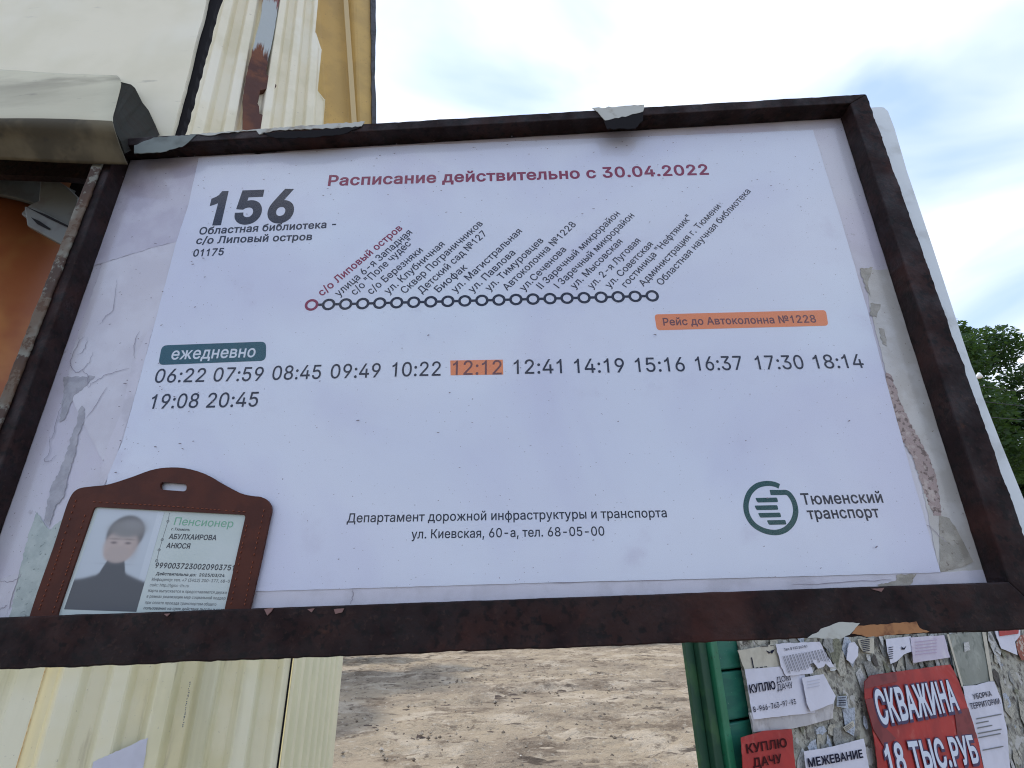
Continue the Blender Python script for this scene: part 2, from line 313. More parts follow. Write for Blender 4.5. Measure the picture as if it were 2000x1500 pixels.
# ------------------------------------------------------------------ lettering (outlines of a plain sans-serif, thousandths of an em: [advance, contours])
GLYPHS = {
' ': [188,[]],
'"': [321,[[78,318,70,509,136,509,128,318],[193,318,185,509,250,509,243,318]]],
'(': [273,[[89,207,90,235,92,264,96,293,101,324,107,354,114,384,122,413,132,441,142,468,153,494,164,517,177,539,236,539,223,512,212,485,201,457,191,428,182,399,174,370,167,342,161,313,157,285,154,258,152,232,151,207,152,184,154,161,156,138,160,115,165,91,172,67,179,42,188,16,198,-10,209,-38,222,-66,236,-96,177,-96,156,-59,139,-21,124,16,111,55,102,93,95,131,90,169]]],
')': [273,[[37,-96,52,-66,64,-37,76,-9,86,18,95,44,102,69,108,93,113,116,117,139,120,162,121,184,122,207,121,232,119,258,116,285,112,313,106,342,99,370,91,399,82,428,73,457,62,485,50,512,37,539,97,539,109,517,121,494,131,468,142,441,151,413,159,384,167,354,173,323,178,293,181,264,183,235,184,207,183,168,178,130,171,92,161,53,149,15,134,-22,117,-59,97,-96]]],
'+': [453,[[198,34,198,364,255,364,255,34],[61,172,61,226,391,226,391,172]]],
',': [188,[[38,-119,68,71,137,71,84,-119]]],
'-': [453,[[337,244,337,188,114,188,114,244]]],
'.': [188,[[95,-4,86,-4,78,-1,70,3,63,9,57,16,53,24,50,32,50,41,50,50,53,59,57,66,63,73,70,79,78,83,86,86,95,87,104,86,113,83,121,79,128,73,134,66,138,59,140,50,141,41,140,32,138,24,134,16,128,9,121,3,113,-1,104,-4]]],
'/': [249,[[235,533,71,-76,14,-76,178,533]]],
'0': [453,[[227,-7,199,-5,174,1,151,11,130,24,111,41,95,62,80,86,69,113,60,144,53,178,49,214,48,254,49,294,53,330,60,364,69,395,81,422,95,447,112,467,130,484,151,498,174,508,200,514,227,516,254,514,279,508,302,498,323,484,342,467,358,447,372,422,384,395,393,364,400,330,404,294,405,254,404,214,400,178,393,144,384,113,373,86,359,62,342,41,323,24,302,11,279,1,254,-5],[227,50,245,51,261,56,276,63,290,74,303,87,313,103,323,122,330,144,336,168,340,194,343,223,344,254,343,285,340,314,336,341,330,365,323,387,313,405,303,422,290,435,276,446,261,453,245,458,227,460,209,458,192,453,177,446,163,435,151,422,140,405,131,387,123,365,117,341,113,314,110,285,109,254,110,223,113,194,117,168,123,144,131,122,140,103,151,87,163,74,177,63,192,56,209,51]]],
'1': [453,[[76,0,76,55,391,55,391,0],[276,509,276,0,212,0,212,448,209,448,86,358,86,427,198,509]]],
'2': [453,[[64,0,64,47,234,229,261,257,282,282,291,294,299,305,305,316,311,327,315,337,318,348,320,360,320,371,319,385,317,397,313,408,308,419,301,428,293,436,283,443,273,449,262,454,250,457,237,459,224,460,209,459,196,457,184,453,172,447,162,441,153,433,145,424,139,413,134,402,130,390,128,376,127,362,66,362,67,384,71,405,77,424,86,442,98,459,111,473,126,486,143,496,162,505,182,511,203,514,225,516,247,514,268,511,288,505,306,497,323,486,337,474,350,461,361,445,370,428,376,411,380,392,381,372,380,358,378,345,375,331,371,318,365,304,357,290,347,275,336,259,306,223,267,180,153,60,153,57,389,57,389,0]]],
'3': [453,[[218,-7,195,-6,173,-3,152,2,133,10,114,19,98,30,83,43,70,57,60,74,52,91,46,111,44,132,109,132,111,119,115,107,120,97,126,87,134,78,144,71,154,64,165,59,178,55,191,52,204,50,219,50,234,51,248,53,262,56,275,61,287,67,297,74,307,83,315,93,321,104,325,116,328,130,329,145,328,158,326,172,322,184,316,196,308,207,299,217,288,226,275,234,260,240,242,244,223,247,201,248,157,248,157,299,288,448,288,452,70,452,70,509,372,509,372,461,211,278,211,289,239,290,264,288,287,284,308,276,327,265,344,253,359,239,371,222,381,205,387,186,392,166,393,145,392,123,387,103,380,84,370,66,358,50,344,36,327,23,309,12,288,4,266,-2,243,-6]]],
'4': [453,[[40,105,40,158,247,509,311,509,109,166,109,163,413,163,413,105],[282,0,282,121,282,146,282,318,343,318,343,0]]],
'5': [453,[[221,-7,199,-6,178,-2,159,3,140,11,123,21,108,32,94,45,83,60,73,76,66,93,62,111,60,130,122,130,124,119,127,108,132,98,138,89,145,80,154,73,163,66,173,60,184,56,196,52,208,50,221,50,236,51,250,53,264,58,276,64,288,72,298,82,307,92,314,104,320,117,324,131,327,146,328,162,327,178,324,193,320,208,314,221,306,233,297,244,286,254,275,262,262,269,248,273,233,276,218,277,205,276,192,275,180,272,167,268,156,264,145,258,136,252,128,246,67,253,96,509,366,509,366,452,151,452,134,301,136,301,145,308,155,315,166,320,178,325,190,329,203,331,216,333,229,334,247,333,263,330,279,326,294,321,308,314,321,306,334,296,345,285,355,273,364,260,372,246,379,231,384,215,388,199,390,181,391,163,390,139,385,117,379,95,369,76,357,57,343,41,327,27,309,15,289,6,268,-1,245,-5]]],
'6': [453,[[226,-7,203,-5,182,-1,161,5,142,15,125,26,109,40,96,56,84,74,75,94,69,115,65,138,64,162,65,180,68,199,73,219,80,239,89,261,102,285,118,311,137,340,252,509,322,509,151,261,145,261,149,268,154,275,159,281,165,288,172,293,179,299,187,303,196,307,205,310,214,312,224,314,235,314,257,313,278,309,298,303,316,295,332,284,346,271,359,257,370,240,378,221,384,201,388,180,389,157,388,134,384,112,377,92,368,73,356,55,343,39,327,26,310,14,291,5,271,-2,249,-6],[226,48,241,49,254,52,267,56,279,63,289,70,299,79,307,90,314,101,320,114,324,128,327,142,327,157,327,173,324,187,320,201,314,213,307,225,299,235,289,244,279,251,267,258,254,262,241,264,226,265,212,264,198,262,186,258,174,252,163,244,153,235,145,225,138,214,132,201,128,188,126,174,125,158,126,143,128,128,132,114,138,102,145,90,153,79,163,70,174,63,186,56,198,52,212,49]]],
'7': [453,[[97,0,323,448,323,452,62,452,62,509,391,509,391,449,165,0]]],
'8': [453,[[226,-7,201,-6,178,-2,156,3,136,11,117,21,101,33,86,47,74,62,64,78,57,96,53,115,52,135,53,151,55,166,59,181,65,195,72,208,81,220,90,231,101,241,113,249,125,256,139,261,153,265,153,267,135,273,119,282,105,293,93,308,83,324,76,342,72,360,70,380,72,399,75,417,82,434,90,450,101,464,114,477,129,488,146,498,164,506,184,511,204,514,226,516,248,514,269,511,288,506,306,498,323,488,337,477,350,464,361,450,370,434,377,417,380,399,382,380,380,361,376,342,369,324,359,308,347,293,333,282,318,273,300,267,300,265,314,261,327,256,339,249,351,241,362,231,372,220,380,208,387,195,393,181,397,166,400,151,401,135,399,115,395,96,388,78,378,62,366,47,352,33,335,21,317,11,296,3,275,-2,251,-6],[226,49,243,50,258,52,272,55,285,60,296,66,307,74,315,82,323,91,329,102,333,113,336,126,337,139,336,152,333,165,329,177,322,189,314,199,305,208,295,216,283,223,270,228,256,232,242,234,226,235,211,234,196,232,182,228,169,223,157,216,147,208,138,199,130,189,123,177,119,165,116,152,115,139,116,126,119,113,123,102,129,91,136,82,145,74,156,66,167,60,180,55,195,52,210,50],[226,290,239,290,252,292,263,296,274,300,284,306,293,313,300,321,307,330,312,341,316,351,318,363,319,376,318,388,316,399,313,410,308,420,301,429,294,437,285,444,275,449,264,454,252,457,240,459,226,460,213,459,200,457,188,454,177,449,167,444,159,437,151,429,145,420,139,410,136,399,134,388,133,376,134,363,136,351,139,341,145,330,151,321,159,313,168,306,178,300,189,296,201,292,213,290]]],
'9': [453,[[226,516,249,514,271,510,291,503,310,494,328,482,343,468,356,452,368,434,377,414,384,393,388,371,389,347,388,328,385,309,380,290,373,270,363,248,350,224,334,197,315,168,200,0,130,0,301,248,307,248,303,240,299,234,294,227,287,221,281,215,273,210,265,206,257,202,248,199,238,196,228,195,218,195,195,196,175,199,155,206,137,214,121,225,106,237,94,252,83,269,74,287,68,307,65,329,64,352,65,375,69,397,75,417,85,436,96,454,110,469,125,483,143,494,162,504,182,510,203,514],[226,460,212,459,199,457,186,452,174,446,163,438,154,429,145,419,138,407,133,395,129,381,126,367,125,352,126,336,129,322,133,308,138,295,145,284,154,274,163,265,174,257,186,251,199,247,212,244,226,243,240,244,254,247,267,251,279,257,289,265,299,273,307,284,314,295,320,308,324,321,327,335,327,350,327,366,324,381,320,394,314,407,307,419,299,429,290,438,279,446,267,452,254,457,241,459]]],
':': [188,[[95,-4,86,-4,78,-1,70,3,63,9,57,16,53,24,50,32,50,41,50,50,53,59,57,66,63,73,70,79,78,83,86,86,95,87,104,86,113,83,121,79,128,73,134,66,138,59,140,50,141,41,140,32,138,24,134,16,128,9,121,3,113,-1,104,-4],[95,271,86,272,78,274,70,278,63,284,57,291,53,299,50,307,50,316,50,325,53,334,57,342,63,349,70,354,78,359,86,361,95,362,104,361,113,359,121,354,128,349,134,342,138,334,140,325,141,316,140,307,138,299,134,291,128,284,121,278,113,274,104,272]]],
';': [188,[[38,-119,68,71,137,71,84,-119],[103,271,94,272,86,274,78,278,71,284,65,291,61,299,59,307,58,316,59,325,61,334,65,342,71,349,78,354,86,359,94,361,103,362,113,361,121,359,129,354,136,349,142,342,146,334,148,325,149,316,148,307,146,299,142,291,136,284,129,278,121,274,113,272]]],
'I': [300,[[31,0,31,57,118,57,118,452,31,452,31,509,269,509,269,452,183,452,183,57,269,57,269,0]]],
'g': [425,[[207,-151,187,-150,168,-148,150,-144,134,-140,119,-134,105,-127,93,-119,82,-110,73,-101,64,-91,57,-80,51,-69,101,-41,110,-53,122,-66,128,-72,136,-78,145,-83,154,-88,165,-92,178,-95,192,-97,207,-97,229,-96,249,-92,267,-85,282,-75,295,-62,304,-47,310,-28,311,-6,311,68,306,68,298,56,287,41,280,34,272,28,263,21,252,16,241,11,227,8,212,5,195,5,173,6,152,10,132,17,113,27,95,39,80,53,67,71,55,90,46,112,39,136,35,163,34,191,35,220,39,246,46,271,55,293,66,314,80,332,95,347,112,361,131,371,152,378,173,383,196,384,213,384,228,382,242,378,253,373,264,367,273,360,281,353,288,346,299,331,308,319,313,319,313,379,372,379,372,-9,371,-32,367,-54,360,-73,350,-90,338,-104,324,-117,308,-127,291,-136,271,-142,251,-147,229,-150],[205,59,222,60,237,63,251,68,264,75,275,84,285,95,293,107,300,121,305,137,309,154,312,172,312,193,312,212,309,231,305,248,300,264,293,278,285,291,275,303,264,312,251,320,237,325,222,329,205,330,188,329,172,325,158,320,145,312,134,302,124,290,115,277,109,262,103,246,99,229,97,212,96,193,97,173,99,155,103,138,109,123,116,108,124,96,134,85,145,76,158,68,172,63,188,60]]],
'h': [410,[[114,227,114,0,53,0,53,509,114,509,114,287,102,287,112,312,124,332,137,349,152,362,169,372,187,379,207,383,227,384,246,383,264,380,280,376,295,369,309,360,321,349,332,336,341,321,348,304,353,285,356,264,357,240,357,0,296,0,296,235,295,256,290,275,283,291,273,304,260,315,246,323,229,328,210,329,197,328,184,326,172,322,161,317,150,311,141,303,133,293,126,283,121,271,117,257,114,243]]],
'i': [167,[[53,0,53,379,114,379,114,0],[84,443,75,444,67,446,60,449,54,455,48,461,44,468,42,475,41,483,42,491,44,499,48,506,54,512,60,517,67,521,75,523,84,524,92,523,100,521,107,517,114,512,119,506,123,499,126,491,126,483,126,475,123,468,119,461,114,455,107,449,100,446,92,444]]],
'p': [424,[[53,-143,53,379,112,379,112,319,118,319,126,331,137,346,144,353,152,360,161,367,171,373,183,378,197,381,212,384,229,384,252,383,274,378,294,371,313,361,330,347,345,332,359,313,370,293,379,270,385,245,389,218,390,189,389,160,385,133,379,108,370,84,359,64,346,45,330,29,313,16,294,5,274,-2,252,-7,229,-8,213,-7,198,-5,184,-1,173,4,162,10,153,17,145,24,138,31,127,46,118,59,114,59,114,-143],[220,47,237,48,253,51,267,57,279,66,291,76,301,88,309,101,316,117,321,133,325,151,327,170,328,189,327,209,325,227,321,245,316,261,309,276,301,290,291,301,280,311,267,319,253,325,237,329,220,330,203,329,188,325,174,320,161,312,150,302,140,291,132,278,125,263,120,247,116,229,113,210,113,189,113,169,116,150,120,132,125,115,132,100,140,86,150,75,162,65,174,57,188,51,204,48]]],
'r': [259,[[53,0,53,379,112,379,112,321,115,321,122,335,130,347,140,358,152,367,166,375,181,380,196,384,213,385,229,384,243,384,243,322,230,324,207,326,194,325,182,323,170,319,159,315,149,309,140,301,132,293,126,284,121,273,117,262,114,250,114,237,114,0]]],
's': [365,[[182,-8,163,-7,145,-5,128,-2,112,3,98,10,84,18,72,27,62,38,53,50,45,63,40,78,36,94,94,107,99,92,105,79,114,69,124,60,136,54,150,49,165,46,181,45,200,46,217,50,232,55,244,62,255,71,262,81,267,91,268,103,267,112,265,121,260,129,254,136,246,142,237,147,225,151,212,155,149,170,125,177,104,186,87,196,72,208,61,222,53,237,48,255,47,274,48,290,51,305,57,319,65,332,75,343,87,354,100,363,115,370,131,377,149,381,167,384,187,384,206,384,223,381,239,378,254,372,267,366,279,358,290,349,299,339,307,328,314,316,319,303,324,290,268,277,264,288,258,298,251,307,243,316,232,323,219,328,205,331,187,333,171,332,156,329,143,324,131,317,121,308,114,299,110,289,109,277,110,267,112,258,117,250,124,243,133,237,144,232,157,227,172,223,229,209,254,202,275,194,292,183,306,171,317,158,325,142,330,125,331,107,330,90,326,75,321,61,312,47,302,35,290,24,276,15,260,6,242,0,223,-5,203,-7]]],
't': [227,[[204,379,204,327,6,327,6,379],[65,471,126,471,126,98,127,86,128,76,132,68,136,61,142,56,150,53,159,51,170,50,185,51,202,54,213,2,203,-1,192,-3,168,-4,145,-3,125,2,107,10,92,21,80,35,72,52,67,71,65,93]]],
'u': [410,[[182,-5,164,-4,146,-1,130,4,115,11,101,20,89,31,78,44,69,59,62,76,57,95,54,116,53,139,53,379,114,379,114,144,115,123,119,105,127,89,137,75,150,64,164,56,181,52,200,50,213,51,226,53,238,57,249,62,259,69,268,77,276,86,283,97,289,109,293,122,295,137,296,153,296,379,357,379,357,0,298,0,298,92,307,92,297,67,286,47,272,30,257,17,240,7,222,0,203,-4]]],
'А': [480,[[16,0,201,509,276,509,463,0,395,0,287,302,264,372,232,478,245,478,228,419,213,371,191,302,85,0],[110,142,110,199,370,199,370,142]]],
'Б': [449,[[60,0,60,509,364,509,364,452,125,452,125,295,242,295,267,294,290,291,312,285,332,278,349,268,365,256,379,243,390,228,399,211,406,192,409,172,411,151,409,128,406,108,399,88,390,71,379,55,365,41,350,29,332,18,312,10,290,5,267,1,242,0],[125,56,240,56,265,58,286,63,304,70,320,81,332,95,340,111,345,130,347,151,345,171,340,188,332,203,320,216,304,226,286,233,265,238,240,239,125,239]]],
'В': [456,[[60,0,60,509,241,509,266,508,289,504,310,499,329,491,345,481,359,469,371,456,381,442,388,426,394,410,397,392,398,374,397,358,395,344,392,331,387,320,380,310,373,301,365,293,356,286,347,280,336,275,326,270,315,267,315,262,327,261,339,257,351,252,363,245,374,237,385,227,394,216,402,203,409,189,414,173,417,155,418,136,417,117,413,100,408,83,400,67,390,52,377,39,362,28,344,18,324,10,301,4,275,1,247,0],[125,57,245,57,272,58,296,63,315,70,330,80,341,92,349,105,354,120,355,137,355,149,352,161,348,173,342,184,335,194,327,203,317,211,306,218,293,224,279,228,264,230,248,231,125,231],[125,285,238,285,252,286,265,288,277,291,288,296,299,302,308,309,316,317,323,326,329,337,333,348,335,359,336,372,334,388,330,403,323,417,313,429,299,439,283,446,263,450,240,452,125,452]]],
'Д': [569,[[32,-109,32,57,73,57,85,70,97,86,107,106,117,132,126,162,133,199,140,243,145,294,162,509,480,509,480,57,537,57,537,-109,475,-109,475,0,94,0,94,-109],[147,57,416,57,416,452,221,452,208,294,203,242,196,194,192,171,187,150,182,130,176,111,170,95,163,80,156,67]]],
'Е': [419,[[60,0,60,509,372,509,372,452,125,452,125,286,355,286,355,229,125,229,125,57,375,57,375,0]]],
'Ж': [668,[[366,509,366,0,302,0,302,509],[18,0,183,265,32,509,110,509,241,283,429,283,559,509,636,509,486,264,650,0,576,0,439,226,229,226,91,0]]],
'З': [431,[[216,-7,192,-6,169,-2,147,3,127,11,109,20,92,31,78,44,66,59,56,75,48,93,44,112,42,132,107,132,109,119,112,108,117,97,123,88,131,79,140,71,150,65,161,60,174,55,187,52,201,50,215,50,231,51,246,53,260,56,272,61,284,67,295,74,304,83,312,92,318,103,323,114,325,126,326,139,326,153,323,165,318,177,312,188,304,198,295,207,284,214,272,221,258,226,242,230,225,232,207,233,166,233,166,289,207,289,222,289,235,291,248,295,260,299,271,305,281,312,289,320,296,329,301,340,305,351,308,362,309,375,308,387,306,399,302,410,297,420,291,429,284,437,275,443,265,449,254,454,243,457,230,459,216,460,203,459,191,457,179,454,167,450,156,444,146,438,137,431,130,422,123,413,119,402,116,391,115,378,53,378,54,398,59,417,66,434,76,450,88,465,102,478,118,489,135,498,154,506,174,511,195,514,217,516,240,514,262,511,281,505,300,497,316,486,330,475,343,461,353,446,361,430,367,414,371,396,372,378,370,358,366,339,359,322,349,306,336,292,322,280,305,271,287,264,287,260,302,257,317,252,330,246,342,238,353,229,363,219,371,208,378,196,383,183,387,169,389,154,390,139,388,119,384,99,377,81,367,64,355,48,341,35,324,22,306,12,285,4,264,-2,241,-6]]],
'И': [523,[[463,0,398,0,398,291,399,328,402,384,404,454,416,452,376,381,346,331,321,290,137,0,60,0,60,509,125,509,125,195,124,157,123,108,121,81,118,54,110,55,136,107,161,151,180,183,388,509,463,509]]],
'К': [467,[[60,0,60,509,125,509,125,287,196,287,362,509,440,509,251,262,449,0,371,0,199,231,125,231,125,0]]],
'Л': [520,[[32,0,32,57,45,57,57,57,67,59,76,62,84,66,91,72,97,80,102,90,107,103,110,118,114,135,117,157,119,181,146,509,460,509,460,0,395,0,395,452,205,452,182,175,177,133,170,97,166,81,161,67,154,54,147,42,140,32,131,24,120,16,109,10,97,6,83,3,67,1,51,0]]],
'М': [628,[[60,0,60,509,152,509,277,187,287,159,299,123,311,84,322,49,307,49,318,83,330,121,342,158,352,187,476,509,568,509,568,0,504,0,504,291,504,327,505,369,506,413,507,457,513,457,498,409,482,363,467,322,456,291,342,0,286,0,170,291,159,321,145,361,129,408,112,457,119,457,120,416,121,372,122,328,122,291,122,0]]],
'Н': [517,[[60,0,60,509,125,509,125,289,392,289,392,509,457,509,457,0,392,0,392,232,125,232,125,0]]],
'О': [533,[[267,-7,235,-5,205,1,177,11,150,25,126,42,105,63,86,88,70,115,57,146,48,179,42,215,40,254,42,293,48,329,57,362,70,393,86,421,105,445,126,466,150,484,177,498,205,508,235,514,267,516,299,514,329,508,357,498,384,484,408,466,429,445,448,421,464,393,477,362,486,329,491,293,493,254,491,215,486,179,477,146,464,115,448,88,429,63,408,42,384,25,357,11,329,1,299,-5],[267,53,289,54,310,59,330,66,349,76,367,89,383,105,396,123,408,144,418,168,425,194,429,223,430,254,429,286,425,314,418,341,408,365,396,386,383,404,367,420,349,433,330,443,310,450,289,454,267,456,245,454,223,450,203,443,184,433,167,420,151,404,137,385,125,364,116,340,109,314,105,285,103,254,105,223,109,194,116,168,125,144,137,123,151,105,167,89,184,76,203,66,223,59,245,54]]],
'П': [517,[[457,509,457,0,392,0,392,452,125,452,125,0,60,0,60,509]]],
'Р': [445,[[60,0,60,509,235,509,263,507,289,503,312,497,332,487,350,476,366,462,379,447,390,430,398,411,404,391,407,370,409,348,407,325,404,304,398,284,390,265,379,248,366,233,350,219,332,207,312,198,289,191,263,187,235,186,109,186,109,242,233,242,252,243,269,246,284,250,297,256,308,264,318,272,327,282,333,294,338,306,342,319,344,333,344,348,344,362,342,376,338,389,333,402,326,413,318,423,308,431,297,439,284,444,268,449,251,451,232,452,125,452,125,0]]],
'С': [510,[[267,-7,235,-5,205,1,177,11,150,25,126,42,104,63,86,88,70,115,57,146,48,179,42,215,40,254,42,293,48,329,57,362,70,393,86,421,104,445,126,466,150,484,177,498,205,508,235,514,267,516,286,515,305,513,323,509,340,504,357,498,373,490,388,481,402,471,415,460,427,447,438,433,448,418,456,402,463,385,469,367,473,348,408,348,405,361,401,373,395,384,389,395,382,404,375,413,366,421,357,428,348,435,337,440,327,445,315,449,304,452,292,454,280,455,267,456,245,454,223,450,203,443,184,432,166,419,150,403,137,385,125,364,116,340,109,314,105,285,103,254,105,223,109,194,116,168,125,145,137,123,151,105,166,89,184,76,203,66,223,59,245,54,267,53,280,53,292,55,304,57,315,60,327,64,337,69,348,74,357,81,366,88,375,96,382,105,389,114,395,125,401,136,405,148,408,160,473,160,469,142,463,124,457,107,448,91,438,76,428,62,416,49,402,38,388,28,373,19,357,11,341,5,323,0,305,-4,286,-6]]],
'Т': [449,[[32,452,32,509,417,509,417,452,257,452,257,0,193,0,193,452]]],
'У': [437,[[87,0,87,57,122,57,134,58,145,59,154,62,163,65,170,70,176,76,181,83,185,92,195,116,16,509,87,509,154,357,171,318,185,282,209,215,232,149,214,149,248,245,267,298,290,357,351,509,420,509,244,84,233,61,220,40,213,31,204,24,195,17,184,11,171,6,156,3,140,1,121,0]]],
'Х': [474,[[18,0,217,284,217,236,29,509,104,509,178,400,204,361,223,329,243,292,232,292,252,329,272,361,298,400,374,509,446,509,259,239,259,287,456,0,382,0,292,129,268,165,250,195,230,231,244,231,225,196,206,166,182,129,91,0]]],
'Ч': [487,[[223,190,197,191,174,194,152,199,132,207,114,217,98,229,84,243,73,260,64,279,58,301,54,325,53,352,53,509,117,509,117,353,119,327,125,305,135,286,149,272,167,261,186,253,207,249,231,247,252,248,272,251,292,255,311,261,329,269,347,278,365,288,382,299,382,236,365,226,347,217,329,210,310,203,290,197,269,193,246,191],[362,0,362,509,427,509,427,0]]],
'Ы': [612,[[108,308,246,308,272,306,295,303,317,297,337,289,355,279,371,267,385,253,397,237,406,219,412,200,416,179,418,157,416,133,412,112,406,92,397,73,385,57,372,42,356,30,337,19,317,11,295,5,272,1,246,0,60,0,60,509,125,509,125,56,246,56,269,58,290,63,309,71,325,83,337,98,346,115,352,135,354,157,353,171,350,184,346,196,340,207,333,217,324,226,314,233,303,240,291,245,277,248,262,250,246,251,108,251],[552,509,552,0,487,0,487,509]]],
'Ю': [708,[[233,284,233,229,91,229,91,284],[125,509,125,0,60,0,60,509],[442,-7,410,-5,380,1,352,11,325,25,301,42,280,63,261,88,245,115,232,146,222,179,217,215,215,254,217,293,222,329,232,362,245,393,261,421,280,445,301,466,325,484,352,498,380,508,410,514,442,516,474,514,504,508,532,498,558,484,583,466,604,445,623,421,639,393,651,362,661,329,666,293,668,254,666,215,661,179,651,146,639,115,623,88,604,63,583,42,558,25,532,11,504,1,474,-5],[442,53,464,54,485,59,505,66,524,76,542,89,557,105,571,123,583,144,593,168,600,194,604,223,605,254,604,286,600,314,593,341,583,365,571,386,557,404,542,420,524,433,505,443,485,450,464,454,442,456,419,454,398,450,378,443,359,433,341,420,326,404,312,385,300,364,291,340,284,314,280,285,278,254,280,223,284,194,291,168,300,144,312,123,326,105,341,89,359,76,378,66,398,59,419,54]]],
'Я': [449,[[389,0,324,0,324,452,216,452,197,451,180,449,165,445,152,440,140,433,130,425,122,415,115,405,110,393,107,380,105,367,104,352,105,338,107,324,110,312,115,300,122,290,130,281,140,273,152,267,165,262,180,258,197,256,216,255,353,255,353,198,213,198,185,199,160,203,137,209,116,217,98,228,83,240,69,255,59,271,50,290,44,309,41,330,40,352,41,374,44,395,50,415,59,433,69,450,82,465,98,478,116,489,136,497,159,504,185,507,213,509,389,509],[96,0,22,0,146,229,219,229]]],
'а': [389,[[160,-9,142,-8,126,-5,110,-1,94,5,80,12,68,22,57,32,48,45,40,58,35,73,31,90,30,108,31,123,34,138,38,150,43,161,50,171,58,179,67,187,78,193,89,199,100,203,112,207,125,211,152,216,178,220,234,227,244,228,252,230,259,232,265,235,270,238,273,243,275,248,276,255,276,257,275,268,273,279,271,288,267,297,262,304,256,311,248,317,240,322,230,326,220,329,208,330,196,331,183,330,171,329,159,326,149,322,140,318,132,313,124,307,118,301,112,294,107,288,103,281,100,274,41,291,48,308,57,322,67,335,79,346,91,355,104,364,118,370,133,375,148,379,163,382,179,384,194,384,215,383,239,379,251,376,263,372,275,367,286,360,296,353,306,343,315,333,322,320,329,306,333,290,336,272,337,251,337,0,277,0,277,52,272,52,264,38,252,25,244,18,236,12,226,6,215,1,203,-3,190,-6,176,-8],[170,45,187,46,202,49,216,53,228,59,239,66,248,74,257,83,263,93,269,104,272,115,275,126,276,138,276,190,270,186,259,182,231,176,200,171,175,168,154,164,134,159,125,155,117,150,110,145,103,139,98,132,95,124,93,115,92,105,92,95,94,87,98,79,102,72,107,66,114,61,121,56,130,52,139,49,149,47,159,46]]],
'б': [411,[[208,-8,184,-7,161,-2,139,5,119,15,101,28,84,44,70,62,57,82,47,105,40,129,36,156,34,185,34,198,35,227,36,253,38,278,41,301,45,322,50,342,56,359,62,376,70,390,79,403,90,415,101,426,114,435,127,443,143,450,159,455,177,460,196,463,216,466,238,468,258,471,273,475,279,477,283,480,287,484,290,488,293,497,294,509,349,509,348,495,346,483,343,471,338,461,332,452,324,444,315,437,304,431,290,426,275,422,258,419,238,417,214,415,192,411,172,406,155,401,140,393,127,383,116,371,107,356,99,339,93,318,88,294,85,266,86,266,92,278,99,291,108,302,118,314,129,324,141,334,153,342,167,350,182,356,197,360,213,362,229,363,249,362,269,357,287,350,304,339,320,326,334,311,347,294,357,274,366,253,372,230,376,207,377,181,376,155,372,130,365,107,355,84,343,64,329,46,313,30,295,17,275,6,254,-2,231,-7],[208,46,225,47,240,50,253,55,266,62,277,71,287,81,296,94,303,108,309,123,313,140,315,158,316,178,315,198,313,216,309,233,304,249,297,262,289,275,279,285,268,294,256,301,242,306,227,309,211,310,194,309,179,305,164,300,151,293,138,283,128,272,118,260,110,245,104,230,99,213,97,195,96,175,96,157,99,140,103,124,109,109,117,95,126,82,136,72,148,62,161,55,176,50,191,47]]],
'в': [392,[[53,0,53,379,208,379,238,378,264,372,287,364,307,352,323,337,334,320,341,300,343,278,342,262,339,248,332,236,324,226,313,217,300,209,286,204,270,199,281,197,291,194,302,190,312,185,322,178,330,171,338,162,345,152,351,141,355,130,357,117,358,102,357,88,354,75,350,62,343,50,335,39,325,29,313,21,300,13,285,7,269,3,251,1,232,0],[111,56,232,56,246,57,259,59,269,64,279,70,286,77,291,86,294,96,295,108,294,121,291,133,286,144,279,153,269,160,259,165,246,168,232,169,111,169],[111,220,209,220,225,221,239,224,252,228,263,234,271,242,277,251,281,261,282,273,281,284,277,294,271,303,262,310,252,316,239,320,225,323,208,324,111,324]]],
'г': [304,[[290,379,290,323,114,323,114,0,53,0,53,379]]],
'д': [427,[[13,-110,13,56,44,56,55,69,65,82,72,98,79,116,85,138,90,164,94,194,98,231,110,379,356,379,356,56,414,56,414,-110,353,-110,353,0,74,0,74,-110],[114,56,295,56,295,323,166,323,157,231,154,202,151,175,147,150,143,127,137,106,131,87,123,71]]],
'е': [404,[[212,-8,185,-7,161,-2,138,6,117,16,98,30,82,46,68,64,56,85,46,108,40,132,35,159,34,187,35,215,39,242,46,267,55,290,67,311,81,329,97,346,115,359,135,370,157,378,180,383,205,384,221,384,236,382,251,379,266,374,280,368,294,361,307,351,319,341,331,329,341,315,350,299,357,282,363,263,368,242,370,219,371,194,371,169,75,169,75,221,338,221,310,202,309,220,307,237,303,254,298,269,291,282,283,294,273,305,263,314,250,321,237,326,222,329,205,330,189,329,173,326,159,321,146,313,135,304,125,294,116,282,109,270,103,256,99,241,97,226,96,211,96,178,97,157,100,139,104,122,110,106,118,92,128,80,139,70,151,61,165,55,179,50,195,47,212,46,224,47,234,48,244,50,254,53,263,56,271,61,278,66,285,73,292,80,297,88,302,96,306,105,365,91,360,77,353,63,345,51,335,39,324,29,311,19,298,11,283,4,266,-1,249,-5,231,-7]]],
'ж': [563,[[21,0,174,193,23,379,95,379,221,218,252,218,252,379,313,379,313,218,342,218,468,379,541,379,390,193,543,0,469,0,342,162,313,162,313,0,252,0,252,162,223,162,95,0]]],
